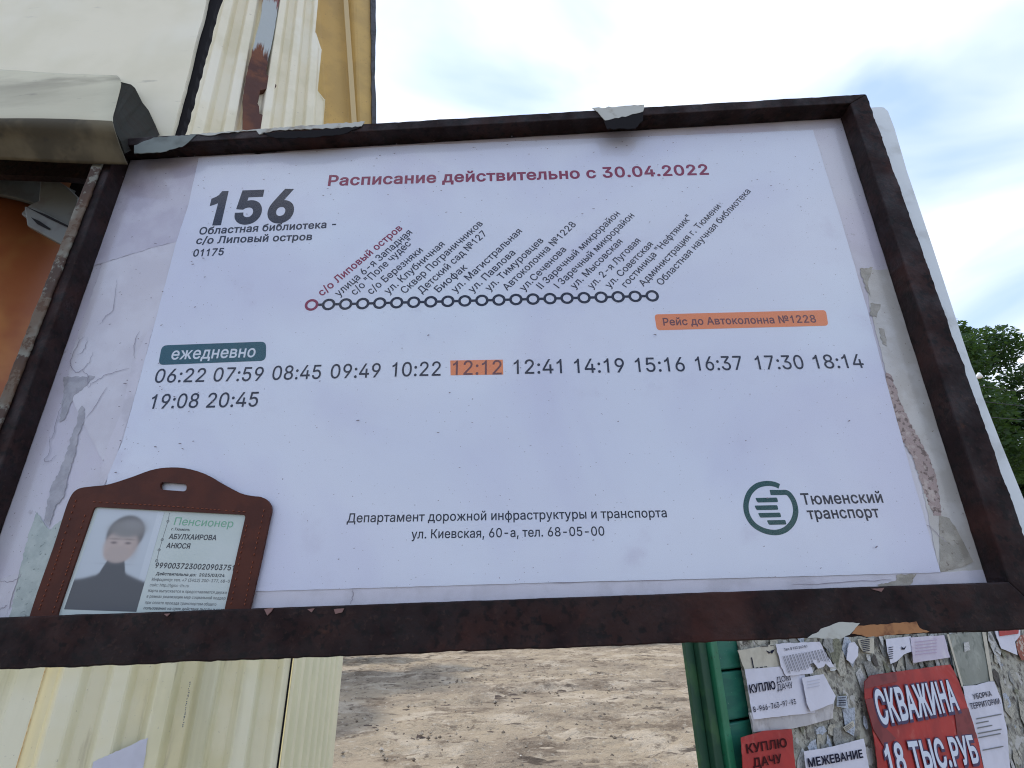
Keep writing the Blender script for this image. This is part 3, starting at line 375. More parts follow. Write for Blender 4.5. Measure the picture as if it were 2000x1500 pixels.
'з': [343,[[171,-4,152,-4,134,-1,117,2,101,8,86,15,73,23,61,32,51,43,43,54,37,67,33,81,31,95,94,95,96,85,100,76,108,68,117,61,129,55,142,51,156,48,171,47,187,49,202,52,216,57,227,65,237,74,243,84,248,96,249,109,247,122,243,134,236,144,226,154,213,161,198,167,182,170,163,171,138,171,138,217,163,217,178,218,193,221,205,226,217,233,226,242,233,252,237,263,238,276,237,288,234,299,228,309,220,318,210,325,199,330,187,333,173,334,159,333,145,330,133,326,122,319,112,312,105,303,100,292,99,281,40,281,41,296,45,310,51,323,59,335,68,346,80,356,93,364,107,371,122,377,138,381,155,383,173,384,192,383,209,380,225,376,239,370,253,362,264,353,274,343,283,332,289,319,294,307,297,293,298,279,297,263,293,249,286,236,277,224,266,214,254,207,240,201,225,197,225,194,246,190,263,183,278,175,291,164,300,151,307,137,311,122,313,104,312,89,308,75,302,61,294,48,284,37,273,26,259,17,244,10,228,3,210,-1,191,-4]]],
'и': [411,[[358,0,296,0,296,274,293,274,111,0,53,0,53,379,114,379,114,104,118,104,300,379,358,379]]],
'й': [411,[[358,0,296,0,296,274,293,274,111,0,53,0,53,379,114,379,114,104,118,104,300,379,358,379],[205,433,192,434,179,436,167,440,155,446,145,453,135,461,127,470,120,481,114,492,110,504,107,516,107,529,151,529,152,518,155,508,160,499,166,491,175,485,184,480,194,477,205,476,216,477,227,480,236,485,244,491,251,499,255,508,258,518,259,529,304,529,303,516,301,504,297,492,291,481,284,470,276,461,266,453,256,446,244,440,232,436,219,434]]],
'к': [376,[[53,0,53,379,114,379,114,215,152,215,288,379,366,379,213,196,368,0,290,0,167,159,114,159,114,0]]],
'л': [400,[[6,0,6,56,20,56,28,57,36,58,42,60,48,63,54,67,59,72,63,78,67,86,70,95,73,106,76,118,78,133,81,167,84,211,91,379,348,379,348,0,286,0,286,323,149,323,143,189,141,159,138,132,134,107,129,84,123,64,115,47,105,33,94,21,81,12,65,5,47,1,27,0]]],
'м': [535,[[53,0,53,379,144,379,232,168,246,132,257,100,265,70,273,41,263,41,270,69,278,100,289,132,303,168,390,379,482,379,482,0,421,0,421,197,421,237,422,276,422,315,423,354,430,354,415,300,407,276,399,252,377,198,294,0,240,0,156,198,135,252,126,276,118,300,102,354,111,354,112,318,113,279,113,238,113,197,113,0]]],
'н': [409,[[309,223,309,167,99,167,99,223],[114,379,114,0,53,0,53,379],[356,379,356,0,295,0,295,379]]],
'о': [415,[[207,-8,182,-7,159,-2,137,6,117,16,98,30,82,46,68,64,56,85,46,108,40,133,36,159,34,187,36,216,40,243,46,268,56,291,68,312,82,330,98,346,117,360,137,371,159,378,182,383,207,384,233,383,256,378,278,371,299,360,317,346,333,330,347,312,359,291,369,268,376,243,380,216,381,187,380,159,376,133,369,108,359,85,347,64,333,46,317,30,299,16,278,6,256,-2,233,-7],[207,46,226,48,242,51,257,57,270,66,282,76,292,89,300,102,307,117,312,134,316,151,318,169,319,187,318,206,316,224,312,242,307,258,300,274,292,287,282,300,270,310,257,319,242,325,226,329,207,330,189,329,173,325,158,319,145,310,134,300,124,287,115,274,108,258,103,242,99,224,97,206,96,187,97,169,99,151,103,134,108,117,115,102,124,89,134,76,145,66,158,57,173,51,189,48]]],
'п': [408,[[355,379,355,0,294,0,294,323,114,323,114,0,53,0,53,379]]],
'р': [424,[[53,-143,53,379,112,379,112,319,118,319,126,331,137,346,144,353,152,360,161,367,171,373,183,378,197,381,212,384,229,384,252,383,274,378,294,371,313,361,330,347,345,332,359,313,370,293,379,270,385,245,389,218,390,189,389,160,385,133,379,108,370,84,359,64,346,45,330,29,313,16,294,5,274,-2,252,-7,229,-8,213,-7,198,-5,184,-1,173,4,162,10,153,17,145,24,138,31,127,46,118,59,114,59,114,-143],[220,47,237,48,253,51,267,57,279,66,291,76,301,88,309,101,316,117,321,133,325,151,327,170,328,189,327,209,325,227,321,245,316,261,309,276,301,290,291,301,280,311,267,319,253,325,237,329,220,330,203,329,188,325,174,320,161,312,150,302,140,291,132,278,125,263,120,247,116,229,113,210,113,189,113,169,116,150,120,132,125,115,132,100,140,86,150,75,162,65,174,57,188,51,204,48]]],
'с': [396,[[207,-8,182,-7,159,-2,137,6,117,16,98,30,82,46,68,64,56,85,46,108,40,133,36,159,34,187,36,216,40,243,46,268,56,291,68,312,82,330,98,346,117,360,137,371,159,378,182,383,207,384,221,384,234,383,247,380,260,377,272,373,284,368,295,362,305,356,315,349,324,341,332,332,340,322,347,312,353,301,358,289,362,277,303,262,298,276,290,289,281,301,270,311,257,319,242,325,226,329,207,330,189,329,173,325,158,319,145,310,134,300,124,287,115,274,108,258,103,242,99,224,97,206,96,187,97,169,99,151,103,134,108,117,115,102,124,89,134,76,145,66,158,57,173,51,189,48,207,46,226,48,243,52,258,58,271,66,282,76,292,89,299,102,304,117,363,102,359,90,354,78,348,67,341,56,334,46,325,37,316,29,306,21,296,15,285,9,273,4,261,-1,248,-4,235,-6,221,-8]]],
'т': [325,[[132,0,132,325,6,325,6,379,319,379,319,325,193,325,193,0]]],
'у': [389,[[47,-139,61,-86,71,-87,80,-89,88,-90,96,-90,104,-89,111,-87,118,-84,124,-80,130,-74,136,-67,141,-58,146,-48,151,-36,163,-1,17,379,84,379,165,155,177,121,187,87,206,21,184,21,202,87,212,121,224,155,305,379,371,379,204,-58,198,-72,191,-85,184,-97,177,-107,168,-116,159,-124,150,-130,139,-136,128,-140,117,-143,104,-145,91,-145,77,-145,65,-143,54,-141]]],
'ф': [477,[[208,-8,183,-7,159,-2,138,6,117,16,99,30,82,46,68,64,56,85,47,108,40,133,36,159,34,187,36,216,40,243,47,268,56,291,68,312,82,330,99,346,117,360,138,371,159,378,183,383,208,384,269,384,294,383,318,378,340,371,360,360,378,346,395,330,409,312,421,291,431,268,438,243,442,216,443,187,442,159,438,133,431,108,421,85,409,64,395,46,378,30,360,16,340,6,318,-2,294,-7,269,-8],[208,43,269,43,288,45,304,48,319,55,332,64,344,75,354,87,363,101,370,117,375,133,379,151,382,169,382,187,382,206,379,225,375,243,370,260,363,276,354,290,344,303,332,314,319,323,304,330,288,334,269,335,208,335,190,334,173,330,159,323,145,314,134,303,123,290,115,276,108,260,102,243,98,225,96,206,95,187,96,169,98,151,102,133,108,117,115,101,123,87,133,75,145,64,158,55,173,48,190,45],[208,-143,208,509,269,509,269,-143]]],
'х': [379,[[21,0,171,218,171,171,29,379,100,379,147,306,164,279,179,253,207,206,175,206,190,229,202,253,216,279,233,306,282,379,352,379,209,169,209,214,358,0,287,0,231,85,214,112,200,136,187,159,173,182,205,182,191,159,178,136,165,112,148,85,91,0]]],
'ц': [415,[[53,0,53,379,114,379,114,56,294,56,294,379,355,379,355,0],[344,-109,344,0,318,0,318,56,405,56,405,-109]]],
'ч': [401,[[198,118,166,121,138,127,113,138,92,153,75,173,62,197,55,226,53,258,53,379,114,379,114,258,115,238,120,221,127,206,138,195,151,186,165,180,180,176,198,175,216,175,233,177,249,179,264,182,294,189,324,199,324,143,305,136,285,130,265,125,244,122,222,119],[287,0,287,379,348,379,348,0]]],
'щ': [582,[[53,379,114,379,114,56,255,56,255,379,316,379,316,56,458,56,458,379,519,379,519,0,53,0],[508,-109,508,0,482,0,482,56,569,56,569,-109]]],
'ъ': [448,[[6,329,6,379,140,379,140,329],[165,244,275,244,296,243,316,240,334,235,350,228,365,220,378,210,389,198,398,186,405,171,410,156,413,140,414,123,413,106,410,90,405,75,398,61,389,47,378,36,365,25,350,16,334,9,316,4,296,1,275,0,113,0,113,379,174,379,174,56,274,56,291,57,306,61,319,66,330,74,340,84,347,95,351,107,352,121,351,135,347,148,340,159,330,169,319,177,306,183,291,186,274,187,165,187]]],
'ы': [511,[[104,244,214,244,236,243,256,240,274,235,290,228,305,220,317,210,328,198,337,186,344,171,349,156,352,140,353,123,352,106,349,90,344,75,337,61,328,47,317,36,304,25,290,16,273,9,255,4,236,1,214,0,53,0,53,379,114,379,114,56,214,56,230,57,245,61,258,66,270,74,280,84,286,95,291,107,292,121,291,135,286,148,280,159,270,169,258,177,245,183,230,186,214,187,104,187],[397,0,397,379,458,379,458,0]]],
'ь': [388,[[104,244,214,244,236,243,256,240,274,235,290,228,305,220,317,210,328,198,337,186,344,171,349,156,352,140,353,123,352,106,349,90,344,75,337,61,328,47,317,36,304,25,290,16,273,9,255,4,236,1,214,0,53,0,53,379,114,379,114,56,214,56,230,57,245,61,258,66,270,74,280,84,286,95,291,107,292,121,291,135,286,148,280,159,270,169,258,177,245,183,230,186,214,187,104,187]]],
'э': [396,[[188,-8,174,-8,161,-6,148,-4,135,-1,123,4,111,9,100,15,89,21,80,29,71,37,62,46,55,56,48,67,42,78,37,90,33,102,91,117,97,102,104,89,114,76,125,66,138,58,153,52,170,48,188,46,206,48,223,51,237,57,251,66,262,76,272,89,280,102,287,117,293,134,296,151,299,169,299,187,299,206,296,224,293,242,287,258,280,274,272,287,262,300,251,310,237,319,223,325,206,329,188,330,170,329,154,325,139,319,126,311,115,301,105,289,98,276,93,262,34,277,38,289,43,301,49,312,56,322,63,332,72,341,81,349,91,356,101,362,112,368,124,373,136,377,148,380,161,383,175,384,188,384,213,383,237,378,259,371,279,360,297,346,314,330,328,312,340,291,349,268,356,243,360,216,362,187,360,159,356,133,349,108,340,85,328,64,314,46,297,30,279,16,259,6,237,-2,213,-7],[309,163,132,163,132,218,309,218]]],
'ю': [585,[[53,0,53,379,111,379,111,0],[97,162,97,217,235,217,235,162],[377,-8,352,-7,328,-2,306,6,286,16,268,30,251,46,237,64,226,85,216,108,209,133,205,159,204,187,205,216,209,243,216,268,226,291,237,312,251,330,268,346,286,360,306,371,328,378,352,383,377,384,402,383,426,378,448,371,468,360,486,346,503,330,517,312,529,291,538,268,545,243,549,216,550,187,549,159,545,133,538,108,529,85,517,64,503,46,486,30,468,16,448,6,426,-2,402,-7],[377,46,395,48,412,51,426,57,440,66,451,76,461,89,470,102,477,117,482,134,486,151,488,169,489,187,488,206,486,224,482,242,477,258,470,274,461,287,451,300,440,310,426,319,412,325,395,329,377,330,359,329,343,325,328,319,315,310,303,300,293,287,285,274,278,258,272,242,269,224,266,206,266,187,266,169,269,151,272,134,278,117,285,102,293,89,303,76,315,66,328,57,343,51,359,48]]],
'я': [385,[[332,0,271,0,271,326,184,326,162,325,142,322,127,316,114,309,105,299,98,288,94,274,93,259,94,244,98,231,105,220,114,211,127,203,143,198,162,195,184,194,298,194,298,142,180,142,145,144,115,150,89,160,68,174,52,192,41,211,34,234,32,259,34,285,41,308,52,328,68,346,89,361,115,371,145,377,180,379,332,379],[85,0,15,0,122,172,190,172]]],
'ё': [404,[[212,-8,185,-7,161,-2,138,6,117,16,98,30,82,46,68,64,56,85,46,108,40,132,35,159,34,187,35,215,39,242,46,267,55,290,67,311,81,329,97,346,115,359,135,370,157,378,180,383,205,384,221,384,236,382,251,379,266,374,280,368,294,361,307,351,319,341,331,329,341,315,350,299,357,282,363,263,368,242,370,219,371,194,371,169,75,169,75,221,338,221,310,202,309,220,307,237,303,254,298,269,291,282,283,294,273,305,263,314,250,321,237,326,222,329,205,330,189,329,173,326,159,321,146,313,135,304,125,294,116,282,109,270,103,256,99,241,97,226,96,211,96,178,97,157,100,139,104,122,110,106,118,92,128,80,139,70,151,61,165,55,179,50,195,47,212,46,224,47,234,48,244,50,254,53,263,56,271,61,278,66,285,73,292,80,297,88,302,96,306,105,365,91,360,77,353,63,345,51,335,39,324,29,311,19,298,11,283,4,266,-1,249,-5,231,-7],[276,443,268,444,260,446,253,449,247,455,242,461,238,468,236,475,235,483,236,491,238,499,242,505,247,512,253,517,260,520,268,523,276,523,284,523,291,520,298,517,304,512,310,505,313,499,315,491,316,483,315,475,313,468,310,461,304,455,298,449,291,446,284,444],[132,443,124,444,117,446,110,449,103,455,98,461,94,468,92,475,91,483,92,491,94,499,98,505,103,512,110,517,117,520,124,523,132,523,140,523,148,520,154,517,161,512,166,505,169,499,172,491,172,483,172,475,169,468,166,461,161,455,154,449,148,446,140,444]]],
'№': [761,[[60,0,60,509,122,509,349,121,353,121,353,509,416,509,416,0,355,0,129,385,124,385,124,0],[479,153,479,205,696,205,696,153],[587,249,570,249,553,252,538,257,524,263,511,271,500,281,491,292,483,304,476,318,472,333,469,349,468,366,468,399,469,416,472,432,476,447,482,461,490,473,500,484,511,493,524,502,538,508,553,513,569,515,587,516,604,515,621,513,636,508,650,502,662,493,673,484,683,473,691,460,697,447,701,432,704,416,705,399,705,366,704,348,701,332,697,318,691,304,683,291,673,281,662,271,650,263,636,257,621,252,605,249],[587,298,601,300,612,303,622,309,630,317,637,327,641,338,644,351,645,366,645,399,644,413,641,426,636,437,630,447,622,454,612,460,600,464,587,465,573,464,561,460,551,454,543,447,536,437,532,426,529,413,528,399,528,366,529,351,532,338,536,327,543,317,551,309,561,303,573,300]]],
}

GLYPHS['I'] = [190, [[62, 0, 62, 509, 128, 509, 128, 0]]]
GLYPHS['1'] = [400, [[190, 0, 190, 398, 165, 376, 125, 354, 82, 338, 82, 396, 132, 420, 178, 458, 206, 509, 252, 509, 252, 0]]]
CAPH = 509.0
_gc = {}
def glyph(ch, bold):
    key = (ch, bold)
    if key in _gc: return _gc[key]
    cs = []
    for c in GLYPHS[ch][1]:
        p = [Vector((c[i], c[i + 1])) for i in range(0, len(c), 2)]
        q = [v for i, v in enumerate(p) if (v - p[i - 1]).length > .5]
        if len(q) > 2: cs.append(q)
    if not cs: _gc[key] = ([], []); return _gc[key]
    area = lambda p: sum(p[i - 1].x * p[i].y - p[i].x * p[i - 1].y for i in range(len(p))) / 2
    big = max((area(c) for c in cs), key=abs); sg = 1 if big > 0 else -1
    if bold:
        nc = []
        for c in cs:
            q = []
            for i, v in enumerate(c):
                a = (v - c[i - 1]).normalized(); b = (c[(i + 1) % len(c)] - v).normalized()
                n1 = Vector((a.y, -a.x)) * sg; n2 = Vector((b.y, -b.x)) * sg
                m = n1 + n2
                if m.length < .1: q.append(v + n1 * bold); continue
                m.normalize(); q.append(v + m * min(bold / max(m.dot(n1), .35), bold * 1.7))
            nc.append(q)
        cs = nc
    pts = []; edges = []
    for c in cs:
        s = len(pts); pts += c; edges += [(s + i, s + (i + 1) % len(c)) for i in range(len(c))]
    v, e, f, *_ = delaunay_2d_cdt(pts, edges, [], 0, 1e-4)
    keep = []
    for t in f:
        cx = sum((v[i] for i in t), Vector((0, 0))) / len(t); w = 0
        for c in cs:
            for i in range(len(c)):
                a, b = c[i - 1], c[i]
                if (a.y <= cx.y) != (b.y <= cx.y):
                    x = a.x + (cx.y - a.y) / (b.y - a.y) * (b.x - a.x)
                    if x > cx.x: w += 1 if b.y > a.y else -1
        if w: keep.append(tuple(t))
    used = sorted({i for t in keep for i in t}); mp_ = {i: k for k, i in enumerate(used)}
    _gc[key] = ([v[i].copy() for i in used], [tuple(mp_[i] for i in t) for t in keep]); return _gc[key]
def text(s, pl, a, b, cap, h, mat, parent, bold=0, name='lettering', slant=0.0, label=None):
    """s between photo pixels a and b (baseline ink start and end), capital height cap in photo pixels at a"""
    V = []; Fc = []; x = 0
    for ch in s:
        v, f = glyph(ch, bold); o = len(V)
        V += [Vector((p.x + x, p.y)) for p in v]; Fc += [tuple(i + o for i in t) for t in f]; x += GLYPHS[ch][0] + bold * .9
    x0 = min(v.x for v in V); x1 = max(v.x for v in V)
    P0 = pl.at(*a, h); P1 = pl.at(*b, h); ex = (P1 - P0); Lw = ex.length; ex.normalize()
    ey = pl.n.cross(ex); ey = ey if ey.z > 0 else -ey
    mid = ((a[0] + b[0]) / 2, (a[1] + b[1]) / 2)
    ppm = F / (pl.at(*mid, h) - CAM).dot(fwd)
    # metres of capital height: project a unit step along ey to pixels
    def proj(w): d = w - CAM; z = d.dot(fwd); return Vector((1000 + F * d.dot(RIGHT) / z, 750 - F * d.dot(UP) / z))
    pm = pl.at(*mid, h); k = (proj(pm + ey * .002) - proj(pm)).length / .002
    H = cap / k; sx = Lw / (x1 - x0); sy = H / (CAPH + bold)
    W = [P0 + ex * ((v.x - x0) * sx + v.y * sy * slant) + ey * (v.y * sy) for v in V]
    if Fc:
        t = Fc[0]; nn = (W[t[1]] - W[t[0]]).cross(W[t[2]] - W[t[0]])
        if nn.dot(pl.n) < 0: Fc = [tuple(reversed(t)) for t in Fc]
    o = add(name, W, Fc, mat, parent)
    if label: o['label'] = label
    return o

# ================================================================== GROUND
def fbm(x, y, s, o=4):
    return mnoise.fractal(Vector((x * s, y * s, 3.7)), 1.0, 2.1, o)
gx = np.linspace(-7, 6, 240); gy = np.concatenate([np.linspace(2.4, 5, 20), np.linspace(5.02, 16, 480), np.linspace(16.1, 22, 60)]); V = []; Fc = []; damp = []
for j, y in enumerate(gy):
    for i, x in enumerate(gx):
        e = min(1, (x + 7) / 1, (6 - x) / 1, (y - 2.4) / .5, (22 - y) / 2); e = max(0, e)
        z = .04 * fbm(x, y, .9) + .035 * fbm(x + 9, y * 1.8, 3.2, 6)
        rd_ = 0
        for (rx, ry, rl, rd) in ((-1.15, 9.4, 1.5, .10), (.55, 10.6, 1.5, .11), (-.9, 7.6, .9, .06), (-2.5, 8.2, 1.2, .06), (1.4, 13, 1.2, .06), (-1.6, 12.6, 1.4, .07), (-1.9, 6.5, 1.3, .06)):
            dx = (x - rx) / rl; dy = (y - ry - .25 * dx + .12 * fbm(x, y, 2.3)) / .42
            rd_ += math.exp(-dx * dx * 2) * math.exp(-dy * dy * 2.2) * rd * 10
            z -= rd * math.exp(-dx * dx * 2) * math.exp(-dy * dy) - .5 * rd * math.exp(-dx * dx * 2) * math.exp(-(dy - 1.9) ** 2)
        z += .012 * fbm(x * .7 + 4, y * 1.6, 9, 4); V.append((x, y, .02 + z * e)); damp.append(rd_)
nx = len(gx)
for j in range(len(gy) - 1):
    for i in range(nx - 1): a = j * nx + i; Fc.append((a, a + 1, a + nx + 1, a + nx))
rut_shade_m = M('rut_shade_soil', (.085, .065, .055), .95, .1).var(30, (.15, .12, .09), .5, .65, .8, detail=8).bump(20, .8, .03, detail=8).m  # dark soil colour stands in for shade on the rut walls
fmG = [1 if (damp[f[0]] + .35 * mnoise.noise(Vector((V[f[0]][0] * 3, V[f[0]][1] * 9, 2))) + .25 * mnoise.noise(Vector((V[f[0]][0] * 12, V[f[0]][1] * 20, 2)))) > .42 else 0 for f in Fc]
tag(add('sandy_yard', V, Fc, None, smooth=True, mats=[sand, rut_shade_m], fm=fmG), kind='structure')
E_ = 600
tag(add('ground', [(-E_, -E_, 0), (E_, -E_, 0), (E_, E_, 0), (-E_, E_, 0)], [(0, 1, 2, 3)], sand, origin=Vector((0, 0, 0))), kind='structure')
# clods and pebbles
V = []; Fc = []
for k in range(900):
    x = rng.uniform(-3.5, 2.5); y = rng.uniform(4.5, 16); r = rng.uniform(.008, .03) * (1.6 if rng.random() < .08 else 1)
    s = len(V); z = .02 + .035 * fbm(x, y, .9) + .022 * fbm(x + 9, y * 1.8, 3.2, 5)
    for (a, b, c) in ((1, 0, 0), (0, 1, 0), (-1, 0, 0), (0, -1, 0), (0, 0, 1), (0, 0, -1)):
        V.append((x + a * r * rng.uniform(.7, 1.3), y + b * r * rng.uniform(.7, 1.3), z + c * r * .7))
    for f in ((0, 1, 4), (1, 2, 4), (2, 3, 4), (3, 0, 4), (1, 0, 5), (2, 1, 5), (3, 2, 5), (0, 3, 5)): Fc.append(tuple(i + s for i in f))
tag(add('clods_and_pebbles', V, Fc, M('pebble', (.30, .25, .19), .9).var(3, (.14, .11, .08), .45, .55).var(2, (.55, .5, .43), .58, .66).m), kind='stuff')

# ================================================================== TREES
def tree(name, x, y, H, rad, leaf, label, seed, nleaf=16000, lsz=.10, group='trees behind the timetable board'):
    rr = random.Random(seed); t = empty(name, (x, y, 0), label, 'tree', group)
    hub = Vector((x, y, H * .35))
    limbs = [tube('trunk', [(x, y, -.1), (x + .1, y, H * .2), (x, y + .1, H * .45), (x + rr.uniform(-.3, .3), y, H * .85)], [.2, .15, .11, .03], bark, t, n=8)]
    clumps = []
    for k in range(26):
        th = rr.uniform(0, 2 * math.pi); u = rr.random(); zz = H * (.22 + .74 * u); w = rad * math.sin(math.pi * (.12 + .80 * u)) ** .7 * rr.uniform(.35, 1)
        c = Vector((x + w * math.cos(th), y + w * math.sin(th), zz)); clumps.append((c, rad * rr.uniform(.22, .45)))
        if k < 9:
            b0 = Vector((x, y, max(H * .2, zz - w * .9))); tube('limb', [b0, b0.lerp(c, .5) + Vector((0, 0, -.1 * rad)), c], [.06, .035, .01], bark, t, n=5)
    V = np.zeros((nleaf * 4, 3)); g = np.random.default_rng(seed)
    ci = g.integers(0, len(clumps), nleaf); C = np.array([clumps[i][0][:] for i in range(len(clumps))])[ci]; Rr = np.array([c[1] for c in clumps])[ci]
    d = g.normal(size=(nleaf, 3)); d /= np.linalg.norm(d, axis=1)[:, None]; rad_ = Rr * g.uniform(.25, 1.12, nleaf) ** .6
    P = C + d * rad_[:, None] * np.array([1, 1, .72])
    a = g.normal(size=(nleaf, 3)); a[:, 2] *= .5; a /= np.linalg.norm(a, axis=1)[:, None]; b = np.cross(a, g.normal(size=(nleaf, 3))); b /= np.linalg.norm(b, axis=1)[:, None]
    s = lsz * g.uniform(.6, 1.3, nleaf)[:, None]
    V[0::4] = P - a * s; V[1::4] = P + b * s * .45; V[2::4] = P + a * s; V[3::4] = P - b * s * .45
    add('crown', [tuple(v) for v in V], [(4 * i, 4 * i + 1, 4 * i + 2, 4 * i + 3) for i in range(nleaf)], leaf, t)
    return t
def treespot(px, y): w = ray_y(px, 1150, y); return w.x
tree('leafy_tree', treespot(1800, 17), 17, ray_y(1880, 598, 17).z, 2.9, leaf_a, 'bright green leafy tree nearest the white edge of the timetable board', 3, 60000, .095)
tree('leafy_tree', treespot(2010, 19), 19, ray_y(1975, 630, 19).z, 2.8, leaf_b, 'dark green tree with bluish crown at the right edge of the photo', 5, 60000, .095)
tree('leafy_tree', treespot(1915, 23), 23, 9.5, 3.6, leaf_b, 'dark tree seen between and behind the two nearer crowns', 9, 36000, .14)
HL = ['dark tree farthest left behind the cream shed', 'bright green tree behind the left half of the board', 'dark tree behind the middle right of the board', 'bright green tree behind the right end of the board', 'dark farthest tree behind the centre of the board', 'bright green tree far behind the cream shed']
for k, (x, y, h, r) in enumerate(((-7.5, 13, 8, 2.8), (-6.8, 17.5, 7.5, 2.8), (4, 27, 9, 3.2), (10, 26, 9, 3.3), (-1, 29, 9, 3.4), (-12, 22, 9, 3.5))):
    t_ = tree('leafy_tree', x, y, h, r, leaf_a if k % 2 else leaf_b, HL[k], 20 + k, 9000, .16, 'trees hidden by the timetable board')

# overhead wires in front of the trees
for k, (ya, yb) in enumerate(((752, 764), (782, 790), (812, 815))):
    a = ray_y(1860, ya - 6, 9); b = ray_y(2120, yb + 8, 8.4)
    pts = [a.lerp(b, i / 8) - Vector((0, 0, .05 * math.sin(math.pi * i / 8))) for i in range(-6, 15)]
    tag(tube('overhead_wire', pts, .006, wire_m, n=6), ('topmost', 'middle', 'lowest')[k] + ' thin dark wire crossing in front of the green trees', 'wire', 'overhead wires before the trees')
ins = ray_y(1912, 734, 8.9)
tag(tube('porcelain_insulator', [ins + Vector((0, 0, -.05)), ins + Vector((0, 0, -.02)), ins + Vector((.01, 0, .02)), ins + Vector((.02, 0, .06))], [.03, .055, .04, .02], porcelain, n=12), 'small white porcelain insulator beside the edge of the board, against the trees', 'insulator')

# ================================================================== CREAM CORRUGATED SHED
PA = ray_y(565, 1300, 1.60); PB = ray_y(0, 1300, 1.30)
xd = Vector((PA.x - PB.x, PA.y - PB.y, 0)).normalized(); WA = Plane((PA.x, PA.y, 0), xd, (xd.y, -xd.x, 0))
shed = empty('corrugated_shed', (PA.x, PA.y, 0), 'tall cream corrugated steel shed behind the left side of the timetable board', 'shed')
def prof(t):                                           # trapezoid rib, t counts ribs
    f = t % 1.0; e = .20
    up = lambda a: .5 - .5 * math.cos(math.pi * max(0, min(1, a)))
    return up(f / e) * (1 - up((f - .5) / e))
def ribbed(name, pl, left, right, ribs, depth, h, mat, parent, px=True, ph=0.0, nc=None, thick=.0015, label=None, clip=None):
    nc = nc or int(ribs * 22) + 4; V = []; Fc = []
    Lp = [Vector(pl.uv(pl.at(x, y, h))) for x, y in left] if px else [Vector(p) for p in left]
    Rp = [Vector(pl.uv(pl.at(x, y, h))) for x, y in right] if px else [Vector(p) for p in right]
    nr = len(Lp)
    for s in (0, 1):
        for j in range(nr):
            for i in range(nc + 1):
                t = i / nc; p = Lp[j].lerp(Rp[j], t)
                if clip and p.x > clip[j]: p = Vector((clip[j], p.y)); t = (clip[j] - Lp[j].x) / (Rp[j].x - Lp[j].x)
                hh = h + depth * prof(t * ribs + ph) + .0012 * mnoise.noise(Vector((p.x * 5, p.y * 2.5, 1))) - s * thick
                V.append(pl.w(p.x, p.y, hh))
    n = nc + 1; off = nr * n; flip = pl.x.cross(pl.z).dot(pl.n) < 0
    ccw = Lp[0].y < Lp[-1].y
    def q(a, b, c, d): Fc.append((a, b, c, d) if (ccw != flip) else (d, c, b, a))
    for j in range(nr - 1):
        for i in range(nc):
            a = j * n + i; q(a, a + 1, a + n + 1, a + n); q(off + a + n, off + a + n + 1, off + a + 1, off + a)
        a = j * n; q(a, a + n, off + a + n, off + a); a += nc; q(off + a, off + a + n, a + n, a)
    for i in range(nc):
        q(i + 1, i, off + i, off + i + 1); a = (nr - 1) * n + i; q(a, a + 1, off + a + 1, off + a)
    o = add(name, V, Fc, mat, parent, smooth=False)
    if label: o['label'] = label
    return o
def lp(a, b, ys): return [(a[0] + (b[0] - a[0]) * (y - a[1]) / (b[1] - a[1]), y) for y in ys]
zsplit = WA.at(565, 760).z
s_of = lambda px: WA.uv(WA.at(px, 1300))[0]
sA = s_of(95)
ribbed('wall_sheet', WA, [(sA - 1.5, z) for z in (0, .8, zsplit)], [(sA, z) for z in (0, .8, zsplit)], 9, .030, 0, cream, shed, px=False, ph=.45)
ribbed('wall_sheet', WA, [(sA - .004, z) for z in (0, .8, zsplit)], [(s_of(563), z) for z in (0, .8, zsplit)], 5.6, .032, .0035, cream, shed, px=False, ph=.74)
seam_m = M('rust_stained_lap', (.50, .34, .18), .7).var(60, (.62, .55, .38), .4, .6).m
plate('lap_seam', WA, [(sA - .006, 0), (sA - .002, 0), (sA - .002, zsplit), (sA - .006, zsplit)], .0052, .0064, seam_m, shed, px=False)
ysU = [-330, -120, 0, 60, 120, 180, 250, 420, 620]
ribbed('wall_sheet', WA, lp((425, 0), (355, 262), ysU), lp((520, 0), (480, 250), ysU), 2.1, .034, .012, cream_hi, shed, ph=.80)
sU = WA.uv(WA.at(385, 130))[0]
ribbed('wall_sheet', WA, [(sA - 1.5, z) for z in (zsplit + .002, 3.2, 4.5)], [(sU, z) for z in (zsplit + .002, 3.2, 4.5)], 12, .020, -.012, cream_hi, shed, px=False)
Ly = [-330, -120, 0, 87, 88, 102, 103, 185, 186, 198, 199, 241, 420, 620]
Rx = [640, 628, 619, 611, 613, 626, 627, 619, 621, 633, 634, 631, 629, 625]
ribbed('wall_sheet', WA, lp((528, 0), (484, 250), Ly), lp((646, 0), (636, 250), Ly), 3.6, .026, .030, cream_hi, shed, ph=.6, label='torn cream sheet whose right edge steps outward', clip=[WA.uv(WA.at(x, y, .03))[0] for x, y in zip(Rx, Ly)])
ribbed('wall_sheet', WA, lp((585, 0), (606, 250), ysU), lp((723, 0), (727, 240), ysU), 1.0, .03, -.075, ochre, shed, ph=.42, label='ochre yellow sheet set back beside the dark edge trim')
plate('edge_trim', WA, [(721, -330), (736, -330), (734, 0), (735, 60), (732, 150), (735, 200), (735, 240), (737, 620), (724, 620), (727, 240), (724, 0)], -.06, -.03, trim_dark, shed, jag=.8, step=14)
plate('lit_rib_strip', WA, [(668, -330), (678, -330), (680, 0), (697, 240), (715, 620), (705, 620), (687, 240), (671, 0)], -.035, -.031, M('lit_rib_ochre', (.52, .39, .18), .5).m, shed)  # lighter strip painted in place of light catching the rib
